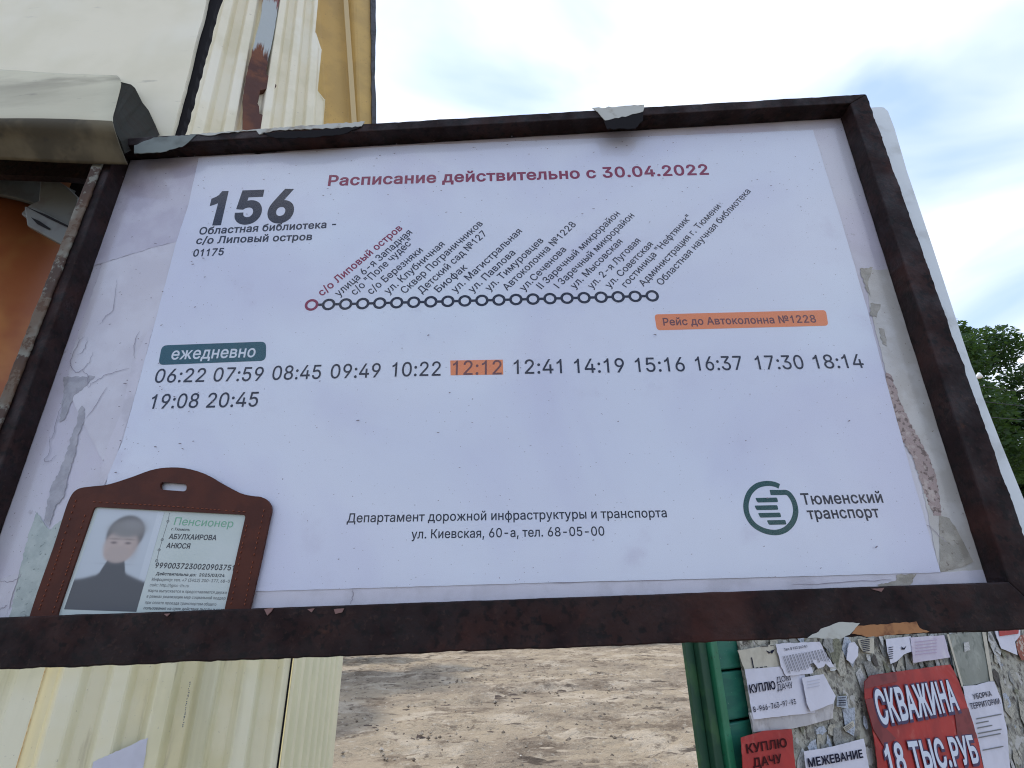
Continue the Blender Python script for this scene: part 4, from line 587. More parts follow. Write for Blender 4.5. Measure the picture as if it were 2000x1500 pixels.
# rusted post with old paint between the two upper sheets
PM_, zj_ = post_paint
zt1 = WA.at(520, 130).z - 0; zt2 = WA.at(525, 30).z
pm = PM_.n('ShaderNodeMapRange'); pm.inputs[1].default_value = zt1 + .14; pm.inputs[2].default_value = zt1 + .17; PM_.nt.links.new(zj_, pm.inputs[0])
pm2 = PM_.n('ShaderNodeMapRange'); pm2.inputs[1].default_value = zt2 + .13; pm2.inputs[2].default_value = zt2 + .16; PM_.nt.links.new(zj_, pm2.inputs[0])
PM_.mix(PM_.ramp(PM_.noise(14, detail=8), .45, .62), (.17, .060, .026)); PM_.mix(PM_.ramp(PM_.noise(5, detail=6, off=(3, 2, 1)), .45, .7), (.085, .034, .026)); PM_.mix(pm.outputs[0], (.42, .46, .46)); PM_.mix(pm2.outputs[0], (.20, .07, .06)); PM_.bump(40, .5, .003)
rp_ = plate('rusted_post', WA, [(505, -330), (585, -330), (548, -10), (545, 0), (534, 70), (520, 138), (521, 146), (533, 153), (534, 161), (540, 166), (534, 179), (523, 173), (508, 176), (502, 200), (506, 208), (507, 222), (513, 224), (515, 250), (512, 420), (440, 420), (474, 252), (474, 190), (480, 150), (495, 90), (508, 40), (514, 0)], .03, .054, PM_.m, shed, jag=.8, step=10)
rp_['label'] = 'rusted post with flaking grey blue paint'
# return wall running away from the corner
PC = ray_y(652, 1300, 2.35)
xb = Vector((PC.x - PA.x, PC.y - PA.y, 0)); LB = xb.length; xb.normalize(); WB = Plane((PA.x, PA.y, 0), xb, (xb.y, -xb.x, 0))
fence = empty('corrugated_fence', (PC.x, PC.y, 0), 'low cream corrugated fence running back from the shed corner towards the sandy yard', 'fence')
cream_pale = M('pale_yellow_steel', (.80, .75, .52), .45).var(6, (.75, .71, .49), .42, .6).bump(12, .2, .003).m
ribbed('wall_sheet', WB, [(-.03, z) for z in (0, .7, 1.5)], [(LB, z) for z in (0, .7, 1.5)], 7, .018, 0, cream_pale, fence, px=False, ph=.2)
plate('dark_gap', WA, [(s_of(561), 0), (s_of(566), 0), (s_of(566), 1.6), (s_of(563), 1.6)], .036, .039, black_gap, shed, px=False)
s2 = WB.uv(WB.at(655, 1300))[0]; s3 = WB.uv(WB.at(667, 1300))[0]
plate('end_board', WB, [(s2 - .01, 0), (s3, 0), (s3, 1.5), (s2 + .01, 1.5)], -.004, .004, cream_pale, fence, px=False)
tag(plate('paper_scrap', WA, [(182, 1488), (215, 1473), (255, 1456), (271, 1447), (289, 1441), (283, 1480), (272, 1560), (165, 1560)], .0375, .038, flyer_w, jag=.8), 'white torn paper scrap stuck on the lower cream corrugated wall', 'paper scrap')
for k in range(22):
    y = 1332 + k * 4.1 + random.uniform(-1, 1); x = 371 - (y - 1330) * .17 + random.uniform(-1, 1); w = random.uniform(1.5, 3)
    plate('faded_print', WA, [(x, y), (x + w, y - .3), (x + w - .5, y + 2), (x - .5, y + 2.2)], .0360, .0363, card_grey, shed)

# ================================================================== GREEN NOTICE STAND WITH FLYERS
K0 = ray_y(1400, 1400, 1.12); kx = Vector((math.sin(R(61)), math.cos(R(61)), 0)); KP = Plane((K0.x, K0.y, 0), kx, (kx.y, -kx.x, 0))
stand = empty('notice_stand', (K0.x, K0.y, 0), 'green painted notice stand plastered with torn flyers, right of the sandy yard', 'notice stand')
ks = lambda px: KP.uv(KP.at(px, 1400))[0]
ZT = 1.60
def kbox(name, sa, sb, z0, z1, h0, h1, mat, bevel=.002):
    o = plate(name, KP, [(sa, z0), (sb, z0), (sb, z1), (sa, z1)], h0, h1, mat, stand, px=False)
    if bevel: bev(o, bevel)
    return o
kbox('side_rail', ks(1367), ks(1384), 0, ZT, -.022, -.012, green_dk)
kbox('corner_post', ks(1384), ks(1399), 0, ZT - .01, -.014, .002, green_dk)
kbox('corner_post', ks(1401), ks(1414), 0, ZT, -.012, .012, green)
z = .05; sp = (KP.at(1440, 1312).z - KP.at(1440, 1412).z)
zz = KP.at(1430, 1310).z + sp * 4
while zz > .3:
    kbox('board', ks(1414), ks(1423) + 1.8, zz - sp + .004, zz, -.02, .004 + random.uniform(0, .002), teal_wood, .003); zz -= sp
zb = ZT - .04
L0 = ks(1458)
kbox('backboard', ks(1374), L0 + 1.75, .3, ZT - .02, -.0262, -.0225, green_dk, 0)
kbox('panel', L0, L0 + 1.75, .55, ZT - .03, .007, .014, ply, 0)
# torn leftovers of older flyers, joined
V = []; Fc = []; FM = []
rr = random.Random(4)
for k in range(620):
    u = L0 + rr.uniform(.0, 1.1); v = rr.uniform(.7, ZT - .04); hh = .0145 + rr.uniform(0, .004); r = rr.uniform(.006, .028); n = rr.randint(5, 8); ph = rr.uniform(0, 6); s = len(V)
    mi = rr.choice((0, 0, 1, 1, 2, 2, 3, 4, 4, 5)); asp = rr.uniform(.5, 2.2)
    ring = [KP.w(u + r * math.cos(ph + 6.283 * i / n) * rr.uniform(.35, 1.2), v + asp * r * math.sin(ph + 6.283 * i / n) * rr.uniform(.35, 1.2), hh + rr.uniform(0, .003)) for i in range(n)]
    V += ring + [KP.w(u, v, hh)]
    for i in range(n): f = (s + i, s + (i + 1) % n, s + n); Fc.append(f if KP.x.cross(KP.z).dot(KP.n) > 0 else f[::-1]); FM.append(mi)
o = add('torn_flyer_scraps', V, Fc, None, stand, mats=scrap_mats, fm=FM); o['kind'] = 'stuff'
A_ = lambda pts: [(1400 + x / 5.557, 1230 + y / 5.557) for x, y in pts]
B_ = lambda pts: [(1650 + x / 5.554, 1230 + y / 5.554) for x, y in pts]
def flyer(name, pts, h, mat, label, cat='flyer', jag=.5, seed=0, curl=.002):
    o = plate(name, KP, pts, h, h + .0006, mat, None, jag=jag, step=7, curl=curl, seed=seed); return tag(o, label, cat, 'flyers glued on the green notice stand')
def ktext(s, a, b, cap, h, mat, parent, **k): return text(s, KP, a, b, cap, h, mat, parent, **k)
h = .020
f = flyer('flyer', A_([(225, 225), (650, 150), (700, 420), (310, 455)]), h, flyer_y, 'grey white flyer with black dashes above the white ad to buy a house'); hp = h + .0026
for (x0, y0, x1, y1) in ((425, 410, 450, 407), (470, 405, 500, 402), (512, 400, 545, 394), (372, 300, 384, 415), (465, 182, 560, 172), (580, 170, 618, 162)):
    plate('printed_dash', KP, A_([(x0, y0), (x1, y0 - (x1 - x0) * .15), (x1, y1 + 9), (x0, y1 + 12)] if x1 - x0 > 15 else [(x0, y0), (x1, y0), (x1 + 22, y1), (x0 + 22, y1)]), hp, hp + .0001, ink, f)
plate('printed_mark', KP, A_([(535, 225), (570, 262), (590, 225), (632, 212), (600, 262), (565, 235)]), hp, hp + .0001, ink, f)
f = flyer('plastic_sleeve', A_([(345, 900), (1250, 800), (1262, 960), (1000, 1030), (820, 1070), (390, 1110)]), .019, plastic, 'crumpled cloudy plastic sleeve below the white ad to buy a house', 'plastic sleeve', curl=.006)
f = flyer('flyer', A_([(305, 430), (690, 400), (930, 400), (990, 640), (1070, 900), (395, 972)]), .0225, flyer_w, 'white ad to buy a house, with a phone number along its foot'); hp = .0252
ktext('КУПЛЮ', *A_([(362, 688), (645, 640)]), 16.5, hp, ink, f, bold=22)
ktext('ДОМ', *A_([(655, 575), (805, 548)]), 11, hp, ink, f, bold=2)
ktext('ДАЧУ', *A_([(662, 662), (832, 628)]), 12.5, hp, ink, f, bold=2)
ktext('8-966-763-97-93', *A_([(402, 895), (865, 805)]), 10.5, hp, ink, f, bold=10)
f = flyer('tear_off_ad', A_([(640, 152), (1110, 130), (1190, 260), (1275, 400), (1225, 408), (1185, 365), (1165, 400), (1100, 422), (1045, 355), (1012, 372), (1045, 470), (960, 480), (755, 505), (700, 400)]), .0255, flyer_w, 'white ad with a fringe of tear-off phone strips', 'tear-off ad', jag=1.0); hp = .0282
ktext('Тел. 8 922 260 80', *A_([(735, 228), (985, 190)]), 5, hp, ink_thin, f, bold=10)
for k in range(15):
    x = 715 + k * 34; y0 = 285 - k * 6; L_ = (190, 170, 180, 185, 175, 180, 170, 160, 150, 95, 130, 120, 130, 140, 120)[k]
    for q in range(2):
        a = A_([(x + q * 13, y0), (x + q * 13 + 4.5, y0), (x + q * 13 + 4.5 + L_ * .36, y0 + L_), (x + q * 13 + L_ * .36, y0 + L_)])
        plate('phone_line', KP, a, hp, hp + .0001, ink_thin if q else card_grey, f)
f = flyer('flyer', A_([(925, 520), (1160, 480), (1235, 620), (1290, 720), (1262, 800), (1110, 862), (1020, 890), (978, 800), (950, 650)]), .0285, flyer_w, 'small blank white leaf glued over the right end of the ad to buy a house')
for q in range(3): plate('faded_line', KP, A_([(985, 560 + q * 34), (1120, 535 + q * 34), (1122, 542 + q * 34), (985, 568 + q * 34)]), .031, .0311, M('faint_ink_%d' % q, (.48, .48, .55), .6).m, f)
flyer('paper_scrap', A_([(1440, 140), (1500, 135), (1540, 190), (1535, 280), (1470, 372), (1410, 325), (1420, 200)]), .024, flyer_w, 'pale leaf-shaped scrap right of the tear-off ad', 'paper scrap')
f = flyer('newspaper_scrap', A_([(1530, 100), (1700, 90), (1710, 260), (1590, 240), (1545, 160)]), .022, flyer_y, 'yellowed newsprint scrap with lines of small type, under the steel frame', 'newspaper scrap')
for q in range(7): plate('text_line', KP, A_([(1560 + q * 5, 112 + q * 20), (1660, 98 + q * 20), (1662, 107 + q * 20), (1560 + q * 5, 122 + q * 20)]), .0246, .0247, ink_thin, f)
f = flyer('paper_scrap', A_([(1310, 720), (1412, 716), (1430, 862), (1302, 832)]), .023, scrap_mats[5], 'small bluish label scrap in the middle of the torn area', 'paper scrap')
for q in range(4): plate('text_line', KP, A_([(1322, 735 + q * 26), (1400, 733 + q * 26), (1401, 743 + q * 26), (1322, 745 + q * 26)]), .0256, .0257, ink_thin, f)
f = flyer('paper_scrap', A_([(1375, 1060), (1480, 985), (1500, 1045), (1405, 1110)]), .023, flyer_y, 'small yellowed strip with faint type above the land survey ad', 'paper scrap')
for q in range(3): plate('text_line', KP, A_([(1390 + q * 8, 1062 + q * 16), (1475, 1010 + q * 16), (1476, 1016 + q * 16), (1392 + q * 8, 1070 + q * 16)]), .0256, .0257, card_grey, f)
f = flyer('flyer', A_([(262, 1172), (500, 1098), (808, 1078), (855, 1500), (880, 1800), (300, 1800)]), .027, flyer_r, 'red ad with dark serif lettering at the bottom left of the stand'); hp = .0297
ktext('КУПЛЮ', *A_([(330, 1342), (768, 1268)]), 18, hp, M('dark_flyer_ink', (.045, .008, .010), .7, .1).m, f, bold=18)
ktext('ДАЧУ', *A_([(400, 1495), (715, 1440)]), 18, hp, M('dark_flyer_ink', (.045, .008, .010), .7, .1).m, f, bold=18)
f = flyer('flyer', A_([(945, 1322), (1250, 1270), (1590, 1182), (1625, 1340), (1670, 1560), (1000, 1700)]), .0265, flyer_w, 'white land survey ad with bold dark capitals beside the red ad'); hp = .0292
ktext('МЕЖЕВАНИЕ', *A_([(1000, 1492), (1592, 1385)]), 17, hp, ink, f, bold=22)
f = flyer('poster', B_([(275, 497), (560, 455), (1140, 377), (1200, 470), (1300, 720), (1440, 1180), (1545, 1700), (400, 1760), (300, 1080), (215, 740), (212, 560)]), .028, flyer_r, 'large red poster for well drilling with outlined white capitals', 'poster'); hp = .0312
plate('dark_block', KP, B_([(275, 500), (555, 460), (572, 560), (215, 640), (214, 565)]), hp - .0004, hp - .0003, flyer_d, f)
plate('dark_block', KP, B_([(1190, 880), (1342, 850), (1436, 1172), (1230, 1210)]), hp - .0004, hp - .0003, flyer_d, f)
plate('dark_block', KP, B_([(222, 760), (300, 740), (420, 1040), (560, 1180), (420, 1260), (310, 1080)]), hp - .0004, hp - .0003, flyer_d, f)
wl = M('white_poster_letter', (.60, .66, .76), .6).m; nl = M('navy_letter_outline', (.045, .03, .09), .6).m
for (s, a, b, cap) in (('СКВАЖИНА', (372, 1030), (1262, 868), 70), ('18 ТЫС.РУБ', (470, 1590), (1480, 1440), 64)):
    ktext(s, *B_([a, b]), cap, hp, nl, f, bold=62, name='letter_outline'); ktext(s, *B_([(a[0] + 14, a[1] - 10), (b[0] - 14, b[1] - 10)]), cap * .93, hp + .0005, wl, f, bold=22)
f = flyer('flyer', B_([(450, 100), (715, 70), (722, 235), (640, 268), (560, 345), (498, 370), (462, 240)]), .024, flyer_w, 'torn white flyer with print showing, above the red well poster at left')
for q in range(6): plate('text_line', KP, B_([(475, 190 + q * 24), (525, 182 + q * 24), (526, 190 + q * 24), (476, 199 + q * 24)]), .0266, .0267, ink_thin, f)
plate('printed_mark', KP, B_([(615, 180), (640, 200), (668, 175), (650, 215), (620, 215)]), .0266, .0267, ink, f)
f = flyer('flyer', B_([(712, 85), (1080, 58), (1140, 300), (950, 330), (745, 358)]), .0265, flyer_l, 'lilac white flyer with faded lines, above the red well poster')
for q in range(5): plate('faded_line', KP, B_([(770, 130 + q * 34), (1000, 104 + q * 34), (1002, 112 + q * 34), (772, 138 + q * 34)]), .0292, .0293, M('faded_pink_ink_%d' % q, (.42, .32, .44), .6).m, f)
f = flyer('flyer', B_([(1112, 50), (1500, 22), (1595, 560), (1440, 585), (1300, 615), (1200, 480)]), .023, flyer_g, 'grey green faded photo flyer between the red well poster and the bare plywood')
plate('tape', KP, B_([(1108, 50), (1128, 48), (1290, 620), (1272, 625)]), .0256, .0262, flyer_y, f)
plate('tape', KP, B_([(1490, 20), (1530, 18), (1612, 552), (1580, 560)]), .0256, .0262, flyer_y, f)
plate('pale_spot', KP, B_([(1290, 140), (1345, 130), (1362, 220), (1300, 240)]), .0256, .0257, scrap_mats[2], f)
f = flyer('flyer', B_([(1280, 612), (1430, 600), (1560, 562), (1622, 562), (1700, 760), (1760, 1100), (1800, 1500), (1820, 1700), (1560, 1700), (1440, 1180), (1330, 820)]), .0265, flyer_w, 'white yard cleaning ad hanging right of the red well poster'); hp = .0292
ktext('УБОРКА', *B_([(1402, 755), (1600, 716)]), 10.5, hp, ink_thin, f, bold=8)
ktext('ТЕРРИТОРИИ', *B_([(1372, 862), (1690, 800)]), 11.5, hp, ink_thin, f, bold=8)
for q, (xa, xb, y) in enumerate(((1430, 1700, 960), (1425, 1560, 1010), (1440, 1600, 1060), (1445, 1700, 1120), (1450, 1690, 1165), (1500, 1720, 1300))):
    plate('text_line', KP, B_([(xa, y), (xb, y - (xb - xa) * .19), (xb + 2, y + 13 - (xb - xa) * .19), (xa, y + 13)]), hp, hp + .0001, card_grey, f)
f = flyer('flyer', B_([(1600, -60), (1905, -60), (1905, 60), (1850, 130), (1872, 275), (1790, 240), (1700, 205), (1650, 90)]), .024, flyer_w, 'torn white flyer with a red band, tucked under the frame at far right')
plate('red_band', KP, B_([(1665, -50), (1890, -50), (1885, 42), (1680, 70)]), .0266, .0267, flyer_r, f)
flyer('paper_scrap', B_([(1880, 70), (1990, 40), (2010, 330), (1920, 330), (1885, 260), (1860, 160)]), .023, M('rusty_red_scrap', (.26, .08, .05), .8).var(80, (.45, .36, .30), .5, .56, detail=8).m, 'rusty red paper scrap at the far right edge under the steel frame', 'paper scrap')

# ================================================================== FLAT CREAM SHEET WITH FOLDED LIP (top left)
PLS = Plane((0, .33, 1.55), (1, 0, 0), (0, -1, 0))
sheet = empty('cream_metal_sheet', PLS.at(120, 300), 'flat cream metal sheet with a bent grimy lip above the orange post', 'metal sheet')
plate('flat_panel', PLS, [(-520, -420), (520, -420), (403, 0), (398, 26), (394, 42), (388, 60), (376, 108), (366, 150), (350, 210), (335, 262), (330, 300), (-520, 300)], -.004, 0, cream_hi, sheet, jag=.7, step=12)
plate('dark_seal', PLS, [(540, -420), (560, -420), (426, 0), (354, 262), (345, 290), (325, 290), (330, 262), (398, 0), (505, -420)], -.010, -.0045, black_gap, sheet, jag=1.3, step=9)
# folded lip: sections given left and right as (px, py, distance in front of board plane)
LH = [(-420, 118, -.052), (-420, 150, -.030), (-420, 205, .012), (-420, 222, .026), (-420, 262, .014), (-420, 302, .002)]
RH = [(228, 146, -.052), (236, 162, -.030), (226, 205, .008), (219, 236, .032), (232, 280, .026), (248, 320, .018)]
V = []; Fc = []; nseg = 14
LW = smooth_line(LH, 4); RW = smooth_line(RH, 4)
for k in range(len(LW)):
    for i in range(nseg + 1):
        t = i / nseg; a = LW[k]; b = RW[k]; x = a[0] + (b[0] - a[0]) * t; y = a[1] + (b[1] - a[1]) * t + 2.0 * math.sin(t * 9 + k * .3); hh = a[2] + (b[2] - a[2]) * t
        V.append(BP.at(x, y, hh))
n = nseg + 1
for k in range(len(LW) - 1):
    for i in range(nseg): a = k * n + i; Fc.append((a, a + n, a + n + 1, a + 1))
nlow = len(LW) - 9; lip = add('folded_lip', V, Fc, None, sheet, smooth=True, mats=[flap_m, lip_under_m], fm=[0 if k < nlow else 1 for k in range(len(LW) - 1) for i in range(nseg)])
sm = lip.modifiers.new('solid', 'SOLIDIFY'); sm.thickness = .0009; sm.offset = -1
# inner side of the fold, seen end on
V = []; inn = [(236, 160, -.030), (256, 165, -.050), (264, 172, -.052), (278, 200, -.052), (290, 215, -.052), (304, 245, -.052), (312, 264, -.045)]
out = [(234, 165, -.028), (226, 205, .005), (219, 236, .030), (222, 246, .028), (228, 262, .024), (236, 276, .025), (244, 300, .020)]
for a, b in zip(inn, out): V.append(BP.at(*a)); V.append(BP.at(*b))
fold = add('fold_inside', V, [(2 * i, 2 * i + 1, 2 * i + 3, 2 * i + 2) for i in range(6)], M('fold_shade', (.030, .027, .022), .95, .08).var(60, (.03, .03, .025), .4, .6).bump(90, .5, .001).m, sheet)  # near-black colour holds the shade inside the open fold
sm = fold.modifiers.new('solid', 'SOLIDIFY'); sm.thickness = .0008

# ================================================================== PIPE POST AND CLAMP
pc = ray_y(22, 600, .372)
post = tag(tube('support_post', [(pc.x, pc.y, 0), (pc.x, pc.y, .8), (pc.x, pc.y, 1.6), (pc.x, pc.y, ray_y(60, 296, .33).z)], .060, pipe_m, n=40), 'orange brown round steel post standing behind the left side of the frame', 'post')
zc = ray_y(60, 388, .33).z
cl = empty('pipe_clamp', (pc.x, pc.y, zc), 'grey steel clamp bolted round the orange post, beside the frame corner', 'clamp')
V = []; Fc = []; n = 48; w2 = .0135
for i in range(n):
    t = 2 * math.pi * i / n
    for r, z in ((.0615, -w2), (.0655, -w2), (.0655, w2), (.0615, w2)): V.append((pc.x + r * math.cos(t), pc.y + r * math.sin(t), zc + z))
for i in range(n):
    a = i * 4; b = ((i + 1) % n) * 4
    for k in range(4): Fc.append((a + k, b + k, b + (k + 1) % 4, a + (k + 1) % 4))
o = add('clamp_band', V, Fc, clamp_m, cl); bev(o, .0008)
def hull_px(name, pts, y0, y1, mat, parent):
    pl = Plane((0, y0, 1.55), (1, 0, 0), (0, -1, 0)); o = plate(name, pl, pts, -(y1 - y0), 0, mat, parent); bev(o, .0012); return o
hull_px('clamp_lug', [(78, 352), (100, 345), (128, 362), (152, 385), (136, 470), (122, 478), (92, 452), (40, 418), (60, 398), (74, 392)], .300, .330, clamp_m, cl)
hull_px('bolt_plate', [(46, 402), (66, 404), (136, 440), (132, 475), (120, 478), (52, 440)], .294, .2995, clamp_m, cl)
for p4 in ([(60, 424), (78, 432), (98, 446), (94, 448), (72, 437)], [(52, 404), (92, 420), (138, 443), (137, 446), (90, 424)]): plate('slot_mark', Plane((0, .2935, 1.55), (1, 0, 0), (0, -1, 0)), p4, 0, .0003, black_gap, cl)

# ================================================================== TIMETABLE BOARD
board = empty('timetable_board', (BP.at(900, 1250).x, DB, BP.at(900, 1250).z), 'weathered dark steel frame holding a bus timetable under clear plastic', 'notice board')
H = .013
OTL, OTR, OBR, OBL = (203, 272), (1693, 183), (2068, 1228), (-206, 1316)
ITL, ITR, IBR, IBL = (256, 314), (1641, 232), (1926, 1138), (-55, 1208)
def UV(p, h): return Vector(BP.uv(BP.at(p[0], p[1], h)))
oTL, oTR, oBR, oBL = [UV(p, H) for p in (OTL, OTR, OBR, OBL)]
iTL, iTR, iBR, iBL = [UV(p, 0) for p in (ITL, ITR, IBR, IBL)]
# board backing slab
bk = [UV(p, 0) for p in ((190, 300), (1720, 208), (1727, 209), (1735, 216), (1748, 250), (1772, 333), (1822, 480), (1878, 652), (1898, 712), (1912, 745), (1920, 772), (1955, 862), (2004, 982), (2076, 1180), (2030, 1205), (-190, 1300))]
bk = [tuple(v) for v in bk]
slab = plate('backing_board', BP, [(v[0], v[1]) for v in bk], -.007, -.0004, foam, board, px=False)
plate('old_poster_layer', BP, [tuple(UV(p, 0)) for p in ((215, 296), (1665, 212), (1960, 1165), (-110, 1235))], -.0003, -.0001, backing, board, px=False)
def strip(name, o0, o1, i0, i1, h0, h1, mat, seed, amp=.0005, inneramp=.00018):
    rr = random.Random(seed); n = 190; V = []; Fc = []
    f = lambda a, b, t, am, sd: a.lerp(b, t) + Vector((0, 0)) + (Vector(((b - a).y, -(b - a).x)).normalized() * am * (mnoise.noise(Vector((t * 22, sd, 0))) + .6 * mnoise.noise(Vector((t * 70, sd, 5))) + .5 * mnoise.noise(Vector((t * 170, sd, 9)))))
    for i in range(n + 1):
        t = i / n; e = 1 if 0 < i < n else 0
        po = f(o0, o1, t, amp * e, seed); pi = f(i0, i1, t, inneramp * e, seed + 50)
        for p, hh in ((po, h0), (po, h1), (pi, h1), (pi, h0)): V.append(BP.w(p.x, p.y, hh))
    for i in range(n):
        a = i * 4; b = a + 4
        for k in range(4): Fc.append((a + k, a + (k + 1) % 4, b + (k + 1) % 4, b + k))
    Fc.append((3, 2, 1, 0)); e = n * 4; Fc.append((e, e + 1, e + 2, e + 3))
    o = add(name, V, Fc, mat, board); bmn = bmesh.new(); bmn.from_mesh(o.data); bmesh.ops.recalc_face_normals(bmn, faces=bmn.faces); bmn.to_mesh(o.data); bmn.free()
    bev(o, .0007); return o
strip('frame_bar', oTL, oTR, iTL, iTR, 0, H, rust, 1)
strip('frame_bar', oTR, oBR, iTR, iBR, 0, H - .0002, rust, 2, .0008)
strip('frame_bar', oBL, oBR, iBL, iBR, .0045, H, rust, 3, .0007)
strip('frame_ledge', oBL, oBR, iBL.lerp(oBL, .45), iBR.lerp(oBR, .45), 0, .0044, rust, 6)
strip('frame_bar', oTL, oBL, iTL, iBL, 0, H - .0002, rust, 4)
eo = oTL + (oBL - oTL) * .02
wL = strip('worn_edge_strip', oTL, oBL, oTL.lerp(iTL, .60), oBL.lerp(iBL, .42), H, H + .0016, worn, 5, .0006, .0006); wL['label'] = 'outer left strip with peeling grey paint over rust'
# paint flakes
def flake(pts, h, mat, label=None, jag=1.2, th=.0005):
    o = plate('paint_flake', BP, pts, h, h + th, mat, board, jag=jag, step=6, curl=.0006, seed=len(pts))
    if label: o['label'] = label
plate('lip_shadow_bar', PLS, [(-300, 290), (205, 300), (196, 352), (120, 345), (-300, 330)], .030, .036, rust, board)  # added dark bar, stands in for the deep shadow under the lip
plate('lip_shadow_plate', PLS, [(40, 305), (300, 300), (262, 345), (215, 440), (90, 440), (60, 400)], -.012, -.006, black_gap, board)  # added black plate, fills in the shade between post and frame
flake([(1157, 211), (1258, 205), (1256, 218), (1228, 226), (1182, 235), (1172, 224)], H + .0002, cream_flake, 'curled pale paint flake on the top bar')
flake([(1180, 235), (1256, 219), (1256, 236), (1240, 252), (1186, 252)], H + .0001, black_gap, 'black bare patch under the pale flake')
flake([(300, 268), (384, 261), (372, 272), (355, 286), (318, 296), (262, 300), (262, 284)], H + .0002, M('shaded_grey_flake', (.17, .20, .19), .7).var(60, (.11, .13, .12), .4, .6).m, 'grey flake with its shade in the colour, near the upper left corner')  # grey-teal darkened for the shadow the flake lies in
flake([(384, 261), (500, 252), (712, 237), (706, 246), (690, 248), (600, 252), (540, 254), (506, 262), (500, 254), (440, 259), (405, 264)], H + .0002, cream_flake, 'long thin pale flake along the top bar')
flake([(510, 260), (706, 247), (668, 262), (600, 268), (540, 270)], H + .0001, black_gap, 'black bare patch below the long pale flake')
flake([(1578, 1246), (1610, 1226), (1640, 1215), (1680, 1217), (1660, 1240), (1640, 1248)], H + .0002, cream_flake, 'pale flake at the lower edge of the bottom bar')
flake([(1664, 1238), (1676, 1222), (1740, 1218), (1790, 1214), (1796, 1226), (1815, 1234), (1700, 1244)], H + .0003, orange_flake, 'orange rust flake at the lower edge of the bottom bar')
for pts in ([(516, 1190), (534, 1187), (530, 1194), (522, 1202)], [(600, 1190), (614, 1188), (608, 1196)], [(652, 1190), (672, 1188), (668, 1196), (655, 1199)], [(320, 1199), (332, 1198), (326, 1204)], [(1702, 1150), (1728, 1148), (1722, 1156)]):
    flake(pts, H + .0001, M('pinkish_flake', (.20, .11, .10), .7).m, jag=.5)
flake([(470, 294), (480, 262 + 30), (560, 296 - 2), (500, 300)], .0012, black_gap, jag=.8, th=.0002)
# old layers round the poster
Z4 = lambda pts: [(x / 2.5, 640 + y / 2.5) for x, y in pts]
Z5 = lambda pts: [(1600 + x / 2.143, 480 + y / 2.143) for x, y in pts]
def remnant(pts, h, mat, label=None, jag=1.0, step=6):
    o = plate('paper_remnant', BP, pts, h, h + .00012, mat, slab, jag=jag, step=step, seed=len(pts))
    if label: o['label'] = label
    return o
remnant([(200, 318), (390, 306), (384, 340), (372, 388), (352, 470), (308, 481), (250, 498), (180, 520)], .0002, rem_lilac, 'lilac grey layer beside the route number')
remnant([(352, 470), (308, 481), (200, 515), (140, 690), (130, 760), (200, 900), (240, 860), (300, 700)], .0001, rem_white, jag=1)
remnant(Z4([(400, 380), (415, 400), (410, 460), (380, 520), (370, 600), (342, 700), (325, 760), (310, 830), (270, 870), (240, 975), (212, 940), (230, 860), (250, 770), (290, 700), (330, 600), (350, 520), (378, 450), (385, 400)]), .0004, rem_grey, 'long grey torn patch', 1.6, 4)
remnant(Z4([(310, 240), (465, 235), (420, 285), (360, 330), (320, 440), (290, 460), (310, 330)]), .0003, rem_grey, None, 1.5, 4)
remnant(Z4([(180, 900), (215, 960), (240, 985), (300, 940), (345, 905), (280, 1100), (200, 1400), (45, 1420), (90, 1210), (120, 1080), (150, 980)]), .0003, rem_green, 'pale green glue patch left of the pass holder', 1.6, 5)
remnant(Z4([(0, 1230), (100, 1190), (60, 1300), (30, 1420), (-120, 1420), (-60, 1230)]), .0003, rem_white)
remnant(Z4([(480, 740), (530, 560), (590, 420), (640, 200), (720, 20), (745, 10), (700, 180), (640, 400), (590, 560), (545, 700), (500, 780)]), .0002, rem_lip, None, .8)
remnant(Z5([(200, 100), (330, 100), (720, 1420), (505, 1370), (430, 1000), (280, 530), (210, 250)]), .0001, rem_cream, 'cream glue strip along the right of the poster')
remnant(Z5([(280, 530), (300, 540), (352, 680), (402, 780), (452, 870), (490, 960), (502, 1040), (512, 1130), (478, 1130), (430, 1000), (398, 900), (345, 805), (308, 690), (278, 600)]), .0003, rem_brown, 'speckled brown glue crust right of the timetable', 2.0, 4)
remnant(Z5([(503, 1130), (545, 1140), (575, 1185), (645, 1322), (600, 1345), (505, 1368)]), .0004, rem_olive, 'olive grey stain near the lower right corner', .8)
remnant(Z5([(170, 95), (225, 90), (205, 150), (215, 215), (200, 190)]), .0004, rem_olive, None, 1.6, 4)
remnant(Z5([(215, 240), (258, 245), (240, 300), (215, 290)]), .0004, rem_olive, None, 1.6, 4)
remnant(Z5([(250, 345), (272, 350), (285, 420), (265, 410)]), .0004, rem_olive, None, 1.4, 4)
remnant([(80, 1166), (700, 1146), (1400, 1131), (1836, 1118), (1925, 1112), (1935, 1150), (-90, 1230)], .0002, rem_lip, 'bottom strip of older white paper', .6)
remnant([(1752, 1122), (1790, 1121), (1780, 1140), (1764, 1148), (1722, 1152), (1714, 1142), (1750, 1134)], .0005, rem_olive, None, 1.4, 4)
